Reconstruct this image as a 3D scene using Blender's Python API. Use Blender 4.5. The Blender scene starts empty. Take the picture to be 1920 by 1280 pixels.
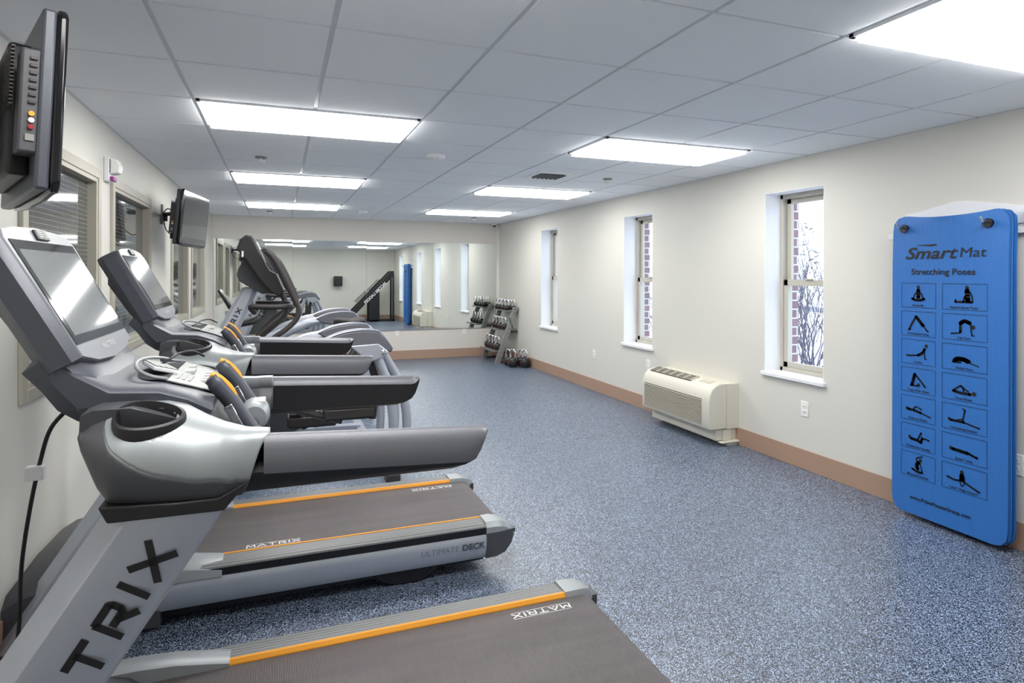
import bpy, bmesh, math, random
from mathutils import Vector, Matrix
random.seed(7)
PI = math.pi
C = bpy.context.scene.collection
S = bpy.context.scene

# ------------------------------------------------------------------ camera, sky, exposure
CAMH = 1.494
cam = bpy.data.cameras.new('camera'); camo = bpy.data.objects.new('camera', cam); C.objects.link(camo)
cam.sensor_width = 36.0; cam.lens = 1152.76 / 1920 * 36.0
cam.shift_y = -(640 - 512.64) / 1920; cam.clip_start = 0.02; cam.clip_end = 300
yaw, roll = 0.3621, 0.003
camo.matrix_world = Matrix.Translation((0, 0, CAMH)) @ Matrix.Rotation(-yaw, 4, 'Z') @ Matrix.Rotation(PI/2, 4, 'X') @ Matrix.Rotation(roll, 4, 'Z')
S.camera = camo
w = bpy.data.worlds.new('World'); S.world = w; w.use_nodes = True
bg = w.node_tree.nodes['Background']; bg.inputs[0].default_value = (0.80, 0.89, 1.0, 1); bg.inputs[1].default_value = 2.6
S.view_settings.view_transform = 'Standard'; S.view_settings.look = 'None'
S.view_settings.gamma = 1.0; S.view_settings.use_curve_mapping = False
S.view_settings.exposure = 0.54
LIGHT = 10.5
try:
    S.cycles.max_bounces = 14; S.cycles.diffuse_bounces = 8; S.cycles.glossy_bounces = 6; S.cycles.transparent_max_bounces = 12
except Exception: pass

# room numbers (metres; origin on the floor under the camera)
XL, XR, YB, YF, ZC = -1.0, 3.772, 10.632, -0.36, 2.40
GX, GY, T = -0.425, 2.357, 0.6096      # ceiling grid origin and tile

# ------------------------------------------------------------------ materials
def srgb(r, g, b):
    f = lambda c: (c/255/12.92) if c/255 <= .04045 else ((c/255+.055)/1.055)**2.4
    return (f(r), f(g), f(b), 1)
def mat(name, col, rough=.5, metal=0., bump=0., scale=200., spec=.5, coat=0., var=0., emit=None, es=0.):
    m = bpy.data.materials.new(name); m.use_nodes = True; nt = m.node_tree; p = nt.nodes['Principled BSDF']
    p.inputs['Base Color'].default_value = col; p.inputs['Roughness'].default_value = rough
    p.inputs['Metallic'].default_value = metal; p.inputs['Specular IOR Level'].default_value = spec
    p.inputs['Coat Weight'].default_value = coat; p.inputs['Coat Roughness'].default_value = .06
    tc = nt.nodes.new('ShaderNodeTexCoord')
    if bump or var:
        n = nt.nodes.new('ShaderNodeTexNoise'); n.inputs['Scale'].default_value = scale; n.inputs['Detail'].default_value = 4
        nt.links.new(tc.outputs['Object'], n.inputs['Vector'])
        if bump:
            b = nt.nodes.new('ShaderNodeBump'); b.inputs['Strength'].default_value = bump; b.inputs['Distance'].default_value = .002
            nt.links.new(n.outputs['Fac'], b.inputs['Height']); nt.links.new(b.outputs['Normal'], p.inputs['Normal'])
        if var:
            r = nt.nodes.new('ShaderNodeMapRange'); r.inputs[1].default_value = .3; r.inputs[2].default_value = .7
            r.inputs[3].default_value = 1-var; r.inputs[4].default_value = 1+var
            mx = nt.nodes.new('ShaderNodeVectorMath'); mx.operation = 'SCALE'; mx.inputs[0].default_value = col[:3]
            nt.links.new(n.outputs['Fac'], r.inputs[0]); nt.links.new(r.outputs[0], mx.inputs['Scale'])
            nt.links.new(mx.outputs[0], p.inputs['Base Color'])
    if emit:
        p.inputs['Emission Color'].default_value = emit; p.inputs['Emission Strength'].default_value = es
    return m
M = {}
M['wall'] = mat('wall paint', srgb(217, 215, 207), .55, bump=.15, scale=260)
M['backwall'] = mat('back wall paint', srgb(222, 217, 209), .55, bump=.15, scale=260)
M['reveal'] = mat('window reveal paint', srgb(236, 237, 240), .5)
M['tee'] = mat('ceiling tee metal', srgb(214, 217, 222), .4)
M['tile'] = mat('mineral fibre ceiling tile', srgb(244, 247, 251), .9, bump=.9, scale=330, var=.03)
M['base'] = mat('brown vinyl baseboard', srgb(172, 142, 122), .45)
M['trimwhite'] = mat('white trim', srgb(232, 230, 224), .5)
M['frame'] = mat('taupe window frame', srgb(178, 173, 160), .45)
M['alu'] = mat('taupe aluminium sash', srgb(188, 184, 172), .4)
M['chrome'] = mat('chrome', (.8, .8, .82, 1), .12, 1.)
M['silver'] = mat('silver paint', srgb(180, 185, 196), .33, .35, bump=.04, scale=900)
M['silverplastic'] = mat('pale silver plastic', srgb(158, 163, 166), .38, .25, bump=.04, scale=900)
M['bezel'] = mat('mid grey bezel plastic', srgb(128, 131, 136), .38, .1)
M['dark'] = mat('charcoal plastic', srgb(72, 73, 78), .42, bump=.25, scale=700)
M['slate'] = mat('slate blue console plastic', srgb(78, 81, 90), .35, .15, bump=.2, scale=700)
M['rail'] = mat('graphite rail plastic', srgb(112, 113, 120), .36, .15, bump=.3, scale=650)
M['black'] = mat('black plastic', srgb(24, 24, 28), .4, bump=.2, scale=700)
M['foam'] = mat('dark foam grip', srgb(48, 45, 46), .6, bump=.3, scale=500)
M['tube'] = mat('brown black tube paint', srgb(66, 62, 61), .38, .2)
M['orange'] = mat('orange plastic', srgb(236, 158, 40), .45)
M['glassblack'] = mat('black screen glass', srgb(52, 53, 54), .06, spec=.9)
M['screen'] = mat('reflection grey screen glass', srgb(128, 131, 130), .05, spec=1.0, coat=.7)  # grey base colour stands in for dust and the reflected ceiling
M['tvframe'] = mat('glossy black television frame', srgb(16, 16, 20), .16)
M['tvscreen'] = mat('dark television screen', srgb(46, 50, 54), .08, spec=.8)
M['print'] = mat('black print', srgb(20, 20, 24), .5)
M['whiteprint'] = mat('white print', srgb(235, 235, 235), .5)
M['greyprint'] = mat('grey print', srgb(78, 78, 84), .5)
M['pad'] = mat('light grey key pad', srgb(150, 153, 150), .45)
M['key'] = mat('pale keys', srgb(196, 198, 196), .5)
M['ac'] = mat('ivory air conditioner plastic', srgb(220, 216, 202), .45)
M['acdark'] = mat('dark vent gap', srgb(60, 57, 50), .7)
M['acslat'] = mat('ivory vent slat', srgb(205, 200, 184), .5)
M['outlet'] = mat('white outlet plastic', srgb(240, 240, 236), .35)
M['kb'] = mat('black kettlebell rubber', srgb(34, 31, 32), .35, bump=.15, scale=300)
M['red'] = mat('red mark', srgb(140, 24, 34), .4)
M['steel'] = mat('grey rack steel', srgb(138, 139, 136), .4, .3)
M['white'] = mat('white plastic', srgb(235, 236, 238), .35)
M['bark'] = mat('bare bark', srgb(112, 110, 122), .9)
M['leaf'] = mat('dry leaf', srgb(118, 128, 124), .8)
M['snow'] = mat('snowy ground', srgb(238, 240, 245), .9, var=.05, scale=1.2)
M['asphalt'] = mat('wet road', srgb(112, 116, 128), .8)
M['diffuser'] = mat('lit prismatic diffuser', (1, 1, 1, 1), .6, emit=(1, .985, .955, 1), es=LIGHT)
M['tan'] = mat('grey vent slat', srgb(120, 120, 118), .8)  # even grey of the ceiling vent slats

def floor_mat():
    m = bpy.data.materials.new('blue flecked rubber floor'); m.use_nodes = True; nt = m.node_tree; p = nt.nodes['Principled BSDF']
    tc = nt.nodes.new('ShaderNodeTexCoord'); L = nt.links.new
    def flecks(scale, thr, size):
        v = nt.nodes.new('ShaderNodeTexVoronoi'); v.inputs['Scale'].default_value = scale; v.inputs['Randomness'].default_value = 1
        L(tc.outputs['Object'], v.inputs['Vector'])
        sp = nt.nodes.new('ShaderNodeSeparateColor'); L(v.outputs['Color'], sp.inputs[0])
        a = nt.nodes.new('ShaderNodeMath'); a.operation = 'GREATER_THAN'; a.inputs[1].default_value = thr; L(sp.outputs[0], a.inputs[0])
        d = nt.nodes.new('ShaderNodeMath'); d.operation = 'LESS_THAN'; d.inputs[1].default_value = size; L(v.outputs['Distance'], d.inputs[0])
        mu = nt.nodes.new('ShaderNodeMath'); mu.operation = 'MULTIPLY'; L(a.outputs[0], mu.inputs[0]); L(d.outputs[0], mu.inputs[1])
        return mu.outputs[0]
    f1 = flecks(300, .55, .64); f2 = flecks(150, .86, .42)
    mx = nt.nodes.new('ShaderNodeMixRGB'); mx.inputs[1].default_value = srgb(32, 38, 50); mx.inputs[2].default_value = srgb(150, 168, 194); L(f1, mx.inputs[0])
    m2 = nt.nodes.new('ShaderNodeMixRGB'); m2.inputs[2].default_value = srgb(186, 206, 232); L(mx.outputs[0], m2.inputs[1]); L(f2, m2.inputs[0])
    L(m2.outputs[0], p.inputs['Base Color']); p.inputs['Roughness'].default_value = .36; p.inputs['Specular IOR Level'].default_value = .9
    n = nt.nodes.new('ShaderNodeTexNoise'); n.inputs['Scale'].default_value = 180; L(tc.outputs['Object'], n.inputs['Vector'])
    b = nt.nodes.new('ShaderNodeBump'); b.inputs['Strength'].default_value = .35; b.inputs['Distance'].default_value = .002
    L(n.outputs[0], b.inputs['Height']); L(b.outputs[0], p.inputs['Normal'])
    return m
M['floor'] = floor_mat()
def stripes_mat(name, col, axis, period, dark=.6, rough=.5, bump=.6, var=0., spec=.5):
    m = mat(name, col, rough, spec=spec); nt = m.node_tree; p = nt.nodes['Principled BSDF']; L = nt.links.new
    tc = nt.nodes.new('ShaderNodeTexCoord'); s = nt.nodes.new('ShaderNodeSeparateXYZ'); L(tc.outputs['Object'], s.inputs[0])
    a = nt.nodes.new('ShaderNodeMath'); a.operation = 'MULTIPLY'; a.inputs[1].default_value = 2*PI/period; L(s.outputs[axis], a.inputs[0])
    sn = nt.nodes.new('ShaderNodeMath'); sn.operation = 'SINE'; L(a.outputs[0], sn.inputs[0])
    r = nt.nodes.new('ShaderNodeMapRange'); r.inputs[1].default_value = -1; r.inputs[2].default_value = 1; r.inputs[3].default_value = dark; r.inputs[4].default_value = 1; L(sn.outputs[0], r.inputs[0])
    out = r.outputs[0]
    if var:
        mp = nt.nodes.new('ShaderNodeMapping'); mp.inputs['Scale'].default_value = (1.2, 9, 1); L(tc.outputs['Object'], mp.inputs[0])
        n = nt.nodes.new('ShaderNodeTexNoise'); n.inputs['Scale'].default_value = 1.6; n.inputs['Detail'].default_value = 6; L(mp.outputs[0], n.inputs['Vector'])
        r2 = nt.nodes.new('ShaderNodeMapRange'); r2.inputs[1].default_value = .3; r2.inputs[2].default_value = .7; r2.inputs[3].default_value = 1-var; r2.inputs[4].default_value = 1+var; L(n.outputs[0], r2.inputs[0])
        mm = nt.nodes.new('ShaderNodeMath'); mm.operation = 'MULTIPLY'; L(out, mm.inputs[0]); L(r2.outputs[0], mm.inputs[1]); out = mm.outputs[0]
    v = nt.nodes.new('ShaderNodeVectorMath'); v.operation = 'SCALE'; v.inputs[0].default_value = col[:3]; L(out, v.inputs['Scale']); L(v.outputs[0], p.inputs['Base Color'])
    b = nt.nodes.new('ShaderNodeBump'); b.inputs['Strength'].default_value = bump; b.inputs['Distance'].default_value = .001; L(sn.outputs[0], b.inputs['Height']); L(b.outputs[0], p.inputs['Normal'])
    return m
M['matblue'] = stripes_mat('ribbed blue foam mat', srgb(46, 116, 196), 1, .0085, .86, .5, .5)
M['grooved'] = stripes_mat('grooved side rail', srgb(142, 143, 144), 1, .0155, .55, .4, .8)
M['belt'] = stripes_mat('black running belt', srgb(96, 91, 92), 0, .005, .8, .5, .5, var=.14)
def brick_mat():
    m = mat('red brick', srgb(160, 120, 125), .85); nt = m.node_tree; L = nt.links.new
    tc = nt.nodes.new('ShaderNodeTexCoord'); mp = nt.nodes.new('ShaderNodeMapping'); mp.inputs['Rotation'].default_value = (PI/2, 0, 0)
    b = nt.nodes.new('ShaderNodeTexBrick'); b.inputs['Scale'].default_value = 1; b.inputs['Color1'].default_value = srgb(138, 108, 116); b.inputs['Color2'].default_value = srgb(120, 98, 108)
    b.inputs['Mortar'].default_value = srgb(205, 205, 215); b.inputs['Brick Width'].default_value = .2; b.inputs['Row Height'].default_value = .075; b.inputs['Mortar Size'].default_value = .006
    L(tc.outputs['Object'], mp.inputs[0]); L(mp.outputs[0], b.inputs['Vector']); L(b.outputs[0], nt.nodes['Principled BSDF'].inputs['Base Color'])
    return m
M['brick'] = brick_mat()
def glass_mat(name, tint, refl):
    m = bpy.data.materials.new(name); m.use_nodes = True; nt = m.node_tree; nt.nodes.clear(); L = nt.links.new
    o = nt.nodes.new('ShaderNodeOutputMaterial'); t = nt.nodes.new('ShaderNodeBsdfTransparent'); t.inputs[0].default_value = tint
    g = nt.nodes.new('ShaderNodeBsdfGlossy'); g.inputs['Roughness'].default_value = .01
    f = nt.nodes.new('ShaderNodeValue'); f.outputs[0].default_value = refl; mx = nt.nodes.new('ShaderNodeMixShader')
    L(f.outputs[0], mx.inputs[0]); L(t.outputs[0], mx.inputs[1]); L(g.outputs[0], mx.inputs[2]); L(mx.outputs[0], o.inputs[0])
    return m
M['glass'] = glass_mat('clear window glass', (.96, .98, 1, 1), .05)
def wired_glass():
    m = mat('wired dark glass', srgb(66, 68, 68), .03, spec=1.0, coat=.6); nt = m.node_tree; p = nt.nodes['Principled BSDF']; L = nt.links.new
    tc = nt.nodes.new('ShaderNodeTexCoord'); s = nt.nodes.new('ShaderNodeSeparateXYZ'); L(tc.outputs['Object'], s.inputs[0])
    outs = []
    for ax in (1, 2):
        a = nt.nodes.new('ShaderNodeMath'); a.operation = 'PINGPONG'; a.inputs[1].default_value = .0125; L(s.outputs[ax], a.inputs[0])
        c = nt.nodes.new('ShaderNodeMath'); c.operation = 'LESS_THAN'; c.inputs[1].default_value = .0009; L(a.outputs[0], c.inputs[0]); outs.append(c.outputs[0])
    mx = nt.nodes.new('ShaderNodeMath'); mx.operation = 'MAXIMUM'; L(outs[0], mx.inputs[0]); L(outs[1], mx.inputs[1])
    cm = nt.nodes.new('ShaderNodeMixRGB'); cm.inputs[1].default_value = srgb(66, 68, 68); cm.inputs[2].default_value = srgb(165, 165, 160); L(mx.outputs[0], cm.inputs[0])
    L(cm.outputs[0], p.inputs['Base Color'])
    return m
M['wired'] = wired_glass()
M['mirror'] = mat('silvered mirror', (.86, .90, .88, 1), .003, 1.)

# ------------------------------------------------------------------ mesh helpers
def smooth_path(pts, n=6):
    P = [Vector(p) for p in pts]; out = []
    for i in range(len(P)-1):
        p0 = P[max(i-1, 0)]; p1 = P[i]; p2 = P[i+1]; p3 = P[min(i+2, len(P)-1)]
        for k in range(n):
            t = k/n
            out.append(.5*((2*p1)+(-p0+p2)*t+(2*p0-5*p1+4*p2-p3)*t*t+(-p0+3*p1-3*p2+p3)*t**3))
    out.append(P[-1]); return out
class MB:
    def __init__(s): s.b = bmesh.new()
    def box(s, x0, x1, y0, y1, z0, z1):
        v = [s.b.verts.new((x, y, z)) for x in (x0, x1) for y in (y0, y1) for z in (z0, z1)]
        for f in ((0, 1, 3, 2), (4, 6, 7, 5), (0, 4, 5, 1), (2, 3, 7, 6), (0, 2, 6, 4), (1, 5, 7, 3)): s.b.faces.new([v[i] for i in f])
        return s
    def loft(s, rings, cap=True, closed=True):
        R = [[s.b.verts.new(p) for p in r] for r in rings]; n = len(R[0])
        for a, b in zip(R, R[1:]):
            for i in range(n if closed else n-1):
                j = (i+1) % n
                try: s.b.faces.new([a[i], a[j], b[j], b[i]])
                except ValueError: pass
        if cap and closed:
            s.b.faces.new(R[0][::-1]); s.b.faces.new(R[-1])
        return s
    def prism(s, poly, a, b, axis='y'):
        if axis == 'y': f = lambda p, t: (p[0], t, p[1])
        elif axis == 'x': f = lambda p, t: (t, p[0], p[1])
        else: f = lambda p, t: (p[0], p[1], t)
        return s.loft([[f(p, a) for p in poly], [f(p, b) for p in poly]])
    def tube(s, pts, r, seg=12, sm=0, flat=1.0):
        P = smooth_path(pts, sm) if sm else [Vector(p) for p in pts]
        n = len(P); rings = []; up = None
        for i in range(n):
            t = (P[min(i+1, n-1)]-P[max(i-1, 0)]).normalized()
            if up is None: up = Vector((0, 1, 0)) if abs(t.y) < .9 else Vector((1, 0, 0))
            u = (up - t*up.dot(t)).normalized(); up = u; v = t.cross(u)
            rr = r(i/(n-1)) if callable(r) else r
            rings.append([P[i]+u*(math.cos(2*PI*k/seg)*rr*flat)+v*(math.sin(2*PI*k/seg)*rr) for k in range(seg)])
        return s.loft(rings)
    def lathe(s, prof, c=(0, 0, 0), seg=24, axis='z'):
        rings = []
        for r, h in prof:
            ring = []
            for k in range(seg):
                a = 2*PI*k/seg; x, y = max(r, 1e-4)*math.cos(a), max(r, 1e-4)*math.sin(a)
                ring.append((c[0]+x, c[1]+y, c[2]+h) if axis == 'z' else (c[0]+h, c[1]+x, c[2]+y) if axis == 'x' else (c[0]+x, c[1]+h, c[2]+y))
            rings.append(ring)
        return s.loft(rings)
    def poly(s, pts):
        try: s.b.faces.new([s.b.verts.new(p) for p in pts])
        except ValueError: pass
        return s
    def build(s, name, m, parent=None, bevel=0, smooth=False, seg=2, label=None, sub=0):
        bmesh.ops.recalc_face_normals(s.b, faces=s.b.faces[:])
        me = bpy.data.meshes.new(name); s.b.to_mesh(me); s.b.free(); me.materials.append(M[m] if isinstance(m, str) else m)
        o = bpy.data.objects.new(name, me); C.objects.link(o)
        if parent: o.parent = parent
        if smooth or bevel: me.shade_smooth()
        if bevel:
            bv = o.modifiers.new('bevel', 'BEVEL'); bv.width = bevel; bv.segments = seg; bv.limit_method = 'ANGLE'; bv.angle_limit = .6
        if sub:
            sb = o.modifiers.new('sub', 'SUBSURF'); sb.levels = sub; sb.render_levels = sub
        if smooth or bevel:
            try: me.set_sharp_from_angle(angle=math.radians(40))
            except Exception: pass
        if label: o['label'] = label
        return o
def tag(o, label, cat, group=None):
    o['label'] = label; o['category'] = cat
    if group: o['group'] = group
    return o
def thing(name, label, cat, loc=(0, 0, 0), rz=0, group=None):
    o = bpy.data.objects.new(name, None); C.objects.link(o); o.location = loc; o.rotation_euler = (0, 0, rz); o.empty_display_size = .1
    return tag(o, label, cat, group)
def struct(o): o['kind'] = 'structure'; return o
def dup(root, loc, rz, label, group=None):
    r = root.copy(); C.objects.link(r); r.location = loc; r.rotation_euler = (0, 0, rz); r['label'] = label
    if group: r['group'] = group
    for ch in list(root.children):
        c = ch.copy(); C.objects.link(c); c.parent = r
        for g in list(ch.children):
            d = g.copy(); C.objects.link(d); d.parent = c
    return r
class Pl:                         # a plane to print on: origin, u (right), v (up)
    def __init__(s, o, u, v, off=.0008):
        s.u = Vector(u).normalized(); s.v = Vector(v).normalized(); s.o = Vector(o) + s.u.cross(s.v)*off
    def __call__(s, a, b): return s.o + s.u*a + s.v*b
def text(name, body, size, pl, m, parent, sx=1., bold=0., shear=0., align='CENTER', rotz=0.):
    cu = bpy.data.curves.new(name, 'FONT'); cu.body = body; cu.size = size; cu.align_x = align; cu.offset = bold; cu.shear = shear; cu.resolution_u = 3
    to = bpy.data.objects.new(name, cu); C.objects.link(to)
    me = bpy.data.meshes.new_from_object(to); bpy.data.objects.remove(to); bpy.data.curves.remove(cu)
    c, s_ = math.cos(rotz), math.sin(rotz)
    for v in me.vertices:
        a, b = v.co.x*sx, v.co.y; v.co = pl(a*c-b*s_, a*s_+b*c)
    me.name = name; me.materials.clear(); me.materials.append(M[m]); o = bpy.data.objects.new(name, me); C.objects.link(o); o.parent = parent
    return o
GL = {'M': (1.25, [[(0, 0), (.12, 1), (.62, .35), (1.13, 1), (1.25, 0)]]), 'A': (1.3, [[(0, 0), (.65, 1), (1.3, 0)], [(.5, .18), (.8, .18)]]),
      'T': (1.2, [[(0, .91), (1.2, .91)], [(.6, .9), (.6, 0)]]), 'R': (1.15, [[(.1, 0), (.1, .91), (.95, .91), (1.03, .8), (1.03, .55), (.95, .42), (.35, .42)], [(.6, .42), (1.15, 0)]]),
      'I': (.25, [[(.12, 0), (.12, 1)]]), 'X': (1.2, [[(0, 0), (1.2, 1)], [(0, 1), (1.2, 0)]])}
def stroke(mb, f, pts, t, closed=False):
    for (a, b), (c, d) in zip(pts, pts[1:]):
        L = math.hypot(c-a, d-b) or 1e-6; nx, ny = -(d-b)/L*t/2, (c-a)/L*t/2; ex, ey = (c-a)/L*t*.18, (d-b)/L*t*.18
        mb.poly([f(a-ex+nx, b-ey+ny), f(a-ex-nx, b-ey-ny), f(c+ex-nx, d+ey-ny), f(c+ex+nx, d+ey+ny)])
def logo(pl, h, rot, m, parent, bars=False, gap=.45, sxx=1., word='MATRIX', name='lettering', thick=.2):
    mb = MB(); c, s_ = math.cos(rot), math.sin(rot)
    tot = sum(GL[ch][0] for ch in word)+gap*(len(word)-1); x = -tot/2
    def f(a, b):
        a, b = a*h*sxx, b*h; return pl(a*c-b*s_, a*s_+b*c)
    for ch in word:
        for st in GL[ch][1]: stroke(mb, lambda a, b, x=x: f(a+x, b-.5), st, thick)
        x += GL[ch][0]+gap
    if bars:
        for yy in (-.75, .75): stroke(mb, f, [(-tot/2, yy), (tot/2, yy)], .09)
    return mb.build(name, m, parent)

# ------------------------------------------------------------------ room shell
def wall_cells(mb, fixed, a0, a1, z0, z1, holes, swap=False):
    ya = sorted({a0, a1, *[h[0] for h in holes], *[h[1] for h in holes]}); za = sorted({z0, z1, *[h[2] for h in holes], *[h[3] for h in holes]})
    for i in range(len(ya)-1):
        for j in range(len(za)-1):
            yc, zc = (ya[i]+ya[i+1])/2, (za[j]+za[j+1])/2
            if any(h[0] < yc < h[1] and h[2] < zc < h[3] for h in holes): continue
            if swap: mb.box(ya[i], ya[i+1], fixed[0], fixed[1], za[j], za[j+1])
            else: mb.box(fixed[0], fixed[1], ya[i], ya[i+1], za[j], za[j+1])
WR = [(0.62, 1.20), (3.44, 4.03), (5.675, 6.262), (8.102, 8.69)]; WZ = (.69, 2.16)
WLs = [(3.07, 4.262), (4.535, 5.80), (6.85, 8.06), (8.33, 9.73)]; WLZ = (.945, 2.095)
struct(MB().box(XL-.3, XR+.3, YF-.3, YB+.3, -.1, 0).build('floor', 'floor'))
mb = MB(); wall_cells(mb, (XR, XR+.2), YF, YB, 0, ZC, [(a, b, *WZ) for a, b in WR]); struct(mb.build('wall_right', 'wall'))
mb = MB(); wall_cells(mb, (XR+.2, XR+.34), YF-2, YB+2, -1, 4, [(a+.02, b-.02, WZ[0], WZ[1]) for a, b in WR]); struct(mb.build('wall_exterior', 'brick'))
mb = MB(); wall_cells(mb, (XL-.12, XL), YF, YB, 0, ZC, [(a+.03, b-.03, WLZ[0]+.03, WLZ[1]-.03) for a, b in WLs]); struct(mb.build('wall_left', 'wall'))
struct(MB().box(XL-.12, XR+.2, YB, YB+.15, 0, ZC).build('wall_back', 'backwall'))
struct(MB().box(XL-.12, XR+.2, YF-.15, YF, 0, ZC).build('wall_front', 'wall'))
struct(MB().box(XL-.4, XR+.34, YF-.4, YB+.4, ZC+.03, ZC+.1).build('trim_roof', 'trimwhite'))
lights = [(0, j) for j in (-2, 2, 6, 10)] + [(4, j) for j in (-2, 2, 6, 10)]
mb = MB()
def clampx(x): return min(max(x, XL), XR)
def clampy(y): return min(max(y, YF), YB)
for i in range(-2, 8):
    for j in range(-6, 15):
        if any(j == lj and li <= i < li+2 for li, lj in lights): continue
        x0, x1, y0, y1 = clampx(GX+i*T), clampx(GX+(i+1)*T), clampy(GY+j*T), clampy(GY+(j+1)*T)
        g_ = .0105
        if x1-x0 > .04 and y1-y0 > .04: mb.box(x0+g_, x1-g_, y0+g_, y1-g_, ZC, ZC+.03)
struct(mb.build('ceiling', 'tile'))
mb = MB(); cw = .0145
for i in range(-1, 8):
    x = GX+i*T
    if XL < x < XR:
        mid = i in (1, 5)
        if not mid: mb.box(x-cw, x+cw, YF, YB, ZC+.007, ZC+.016)
        else:
            col = 0 if i == 1 else 4; ys = [YF] + [v for lj in (-2, 2, 6, 10) for v in (GY+lj*T, GY+(lj+1)*T)] + [YB]
            for a, b in zip(ys[::2], ys[1::2]): mb.box(x-cw, x+cw, a, b, ZC+.007, ZC+.016)
for j in range(-4, 14):
    y = GY+j*T
    if YF < y < YB: mb.box(XL, XR, y-.012, y+.012, ZC+.0075, ZC+.0155)
mb.box(XL, XL+.02, YF, YB, ZC-.001, ZC+.016).box(XR-.02, XR, YF, YB, ZC-.001, ZC+.016).box(XL, XR, YB-.02, YB, ZC-.001, ZC+.016)
struct(mb.build('trim_ceiling_grid', 'tee'))
for nm, a in (('baseboard_right', (XR-.008, XR, YF, YB, 0, .152)), ('baseboard_left', (XL, XL+.008, YF, YB, 0, .152)), ('baseboard_back', (XL, XR, YB-.008, YB, 0, .155)), ('baseboard_front', (XL, XR, YF, YF+.008, 0, .152))):
    struct(MB().box(*a).build(nm, 'base', bevel=.003))
struct(MB().box(XR-.055, XR, YB-.014, YB, .155, ZC-.008).build('trim_corner', 'trimwhite', bevel=.002))
# right-hand windows
for n, (a, b) in enumerate(WR, 1):
    z0, z1 = WZ; x0, x1 = XR+.162, XR+.235
    e = struct(bpy.data.objects.new('window_%d' % n, None)); C.objects.link(e); e.location = (XR, (a+b)/2, z0)
    def P_(mb, nm, m, bevel=.002):
        o = mb.build(nm, m, e, bevel=bevel); o.data.transform(Matrix.Translation((-XR, -(a+b)/2, -z0))); return o
    mb = MB().box(x0, x1+.03, a, a+.03, z0, z1).box(x0, x1+.03, b-.03, b, z0, z1).box(x0, x1+.03, a, b, z0, z0+.035).box(x0, x1+.03, a, b, z1-.04, z1); P_(mb, 'window_frame', 'alu')
    zm = z0+.735
    def sash(xa, xb, lo, hi, nm, bot, top):
        s_ = MB().box(xa, xb, a+.03, a+.072, lo, hi).box(xa, xb, b-.072, b-.03, lo, hi).box(xa, xb, a+.03, b-.03, lo, lo+bot).box(xa, xb, a+.03, b-.03, hi-top, hi)
        P_(s_, nm, 'alu'); P_(MB().box((xa+xb)/2-.003, (xa+xb)/2+.003, a+.07, b-.07, lo+bot, hi-top), 'pane', 'glass', 0)
    sash(x0+.012, x0+.042, z0+.035, zm+.025, 'lower_sash', .045, .05); sash(x0+.046, x0+.076, zm-.02, z1-.04, 'upper_sash', .045, .04)
    P_(MB().box(x0-.004, x0+.014, (a+b)/2-.035, (a+b)/2+.035, zm+.025, zm+.037), 'latch', 'alu')
    P_(MB().box(XR, x0, a, a+.004, z0, z1).box(XR, x0, b-.004, b, z0, z1).box(XR, x0, a, b, z1-.004, z1), 'reveal_lining', 'reveal', 0)
    P_(MB().box(XR-.03, x0, a-.025, b+.02, z0-.028, z0+.004), 'window_sill', 'reveal', .006)
# left-hand interior windows
for n, (a, b) in enumerate(WLs, 5):
    z0, z1 = WLZ; e = struct(bpy.data.objects.new('window_%d' % n, None)); C.objects.link(e); e.location = (XL, (a+b)/2, z0); off = Matrix.Translation((-XL, -(a+b)/2, -z0))
    mb = MB()
    for (q, xa, xb, k) in ((0, XL, XL+.018, .055), (.045, XL-.06, XL+.012, .035)):
        mb.box(xa, xb, a+q, a+q+k, z0+q, z1-q).box(xa, xb, b-q-k, b-q, z0+q, z1-q).box(xa, xb, a+q+k, b-q-k, z0+q, z0+q+k).box(xa, xb, a+q+k, b-q-k, z1-q-k, z1-q)
    o = mb.build('window_frame', 'frame', e, bevel=.003); o.data.transform(off)
    o = MB().box(XL-.045, XL-.036, a+.07, b-.07, z0+.07, z1-.07).build('pane', 'wired', e); o.data.transform(off)

# ------------------------------------------------------------------ ceiling things
pos = {(0, -2): 'over the nearest treadmill, above the camera', (0, 2): 'nearest on the left in view', (0, 6): 'second on the left from the camera', (0, 10): 'farthest on the left, by the mirror',
       (4, -2): 'cut by the top right corner of the photo', (4, 2): 'large, right side, facing the near window', (4, 6): 'second on the right, mid room', (4, 10): 'farthest on the right, by the mirror'}
lp = None
for li, lj in lights:
    lab = 'white recessed fluorescent ceiling light, ' + pos[(li, lj)]
    loc = (GX+(li+1)*T, GY+(lj+.5)*T, ZC)
    if lp is None:
        lp = thing('ceiling_light', lab, 'ceiling light', loc, 0, 'recessed ceiling lights')
        w_, d_ = T-.014, T/2-.010
        MB().box(-w_, w_, -d_, -d_+.022, -.008, .03).box(-w_, w_, d_-.022, d_, -.008, .03).box(-w_, -w_+.022, -d_, d_, -.008, .03).box(w_-.022, w_, -d_, d_, -.008, .03).build('frame', 'tee', lp, bevel=.002)
        MB().box(-w_+.022, w_-.022, -d_+.022, d_-.022, -.026, .02).build('diffuser', 'diffuser', lp)  # drop below the frame is added to throw light onto the ceiling
    else: dup(lp, loc, 0, lab)
def detector(x, y, lab, r=.055, kind='smoke_detector'):
    t = thing(kind, lab, 'detector', (x, y, ZC))
    MB().lathe([(0, -.045), (r*.55, -.044), (r*.8, -.036), (r*.95, -.02), (r, -.008), (r, 0), (0, 0)]).build('housing', 'white', t, smooth=True)
    for k in range(8):
        a = k*PI/4; MB().tube([(math.cos(a)*r*.55, math.sin(a)*r*.55, -.040), (math.cos(a)*r*.86, math.sin(a)*r*.86, -.030)], .0035, 6).build('vent_slot', 'acdark', t)
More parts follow.
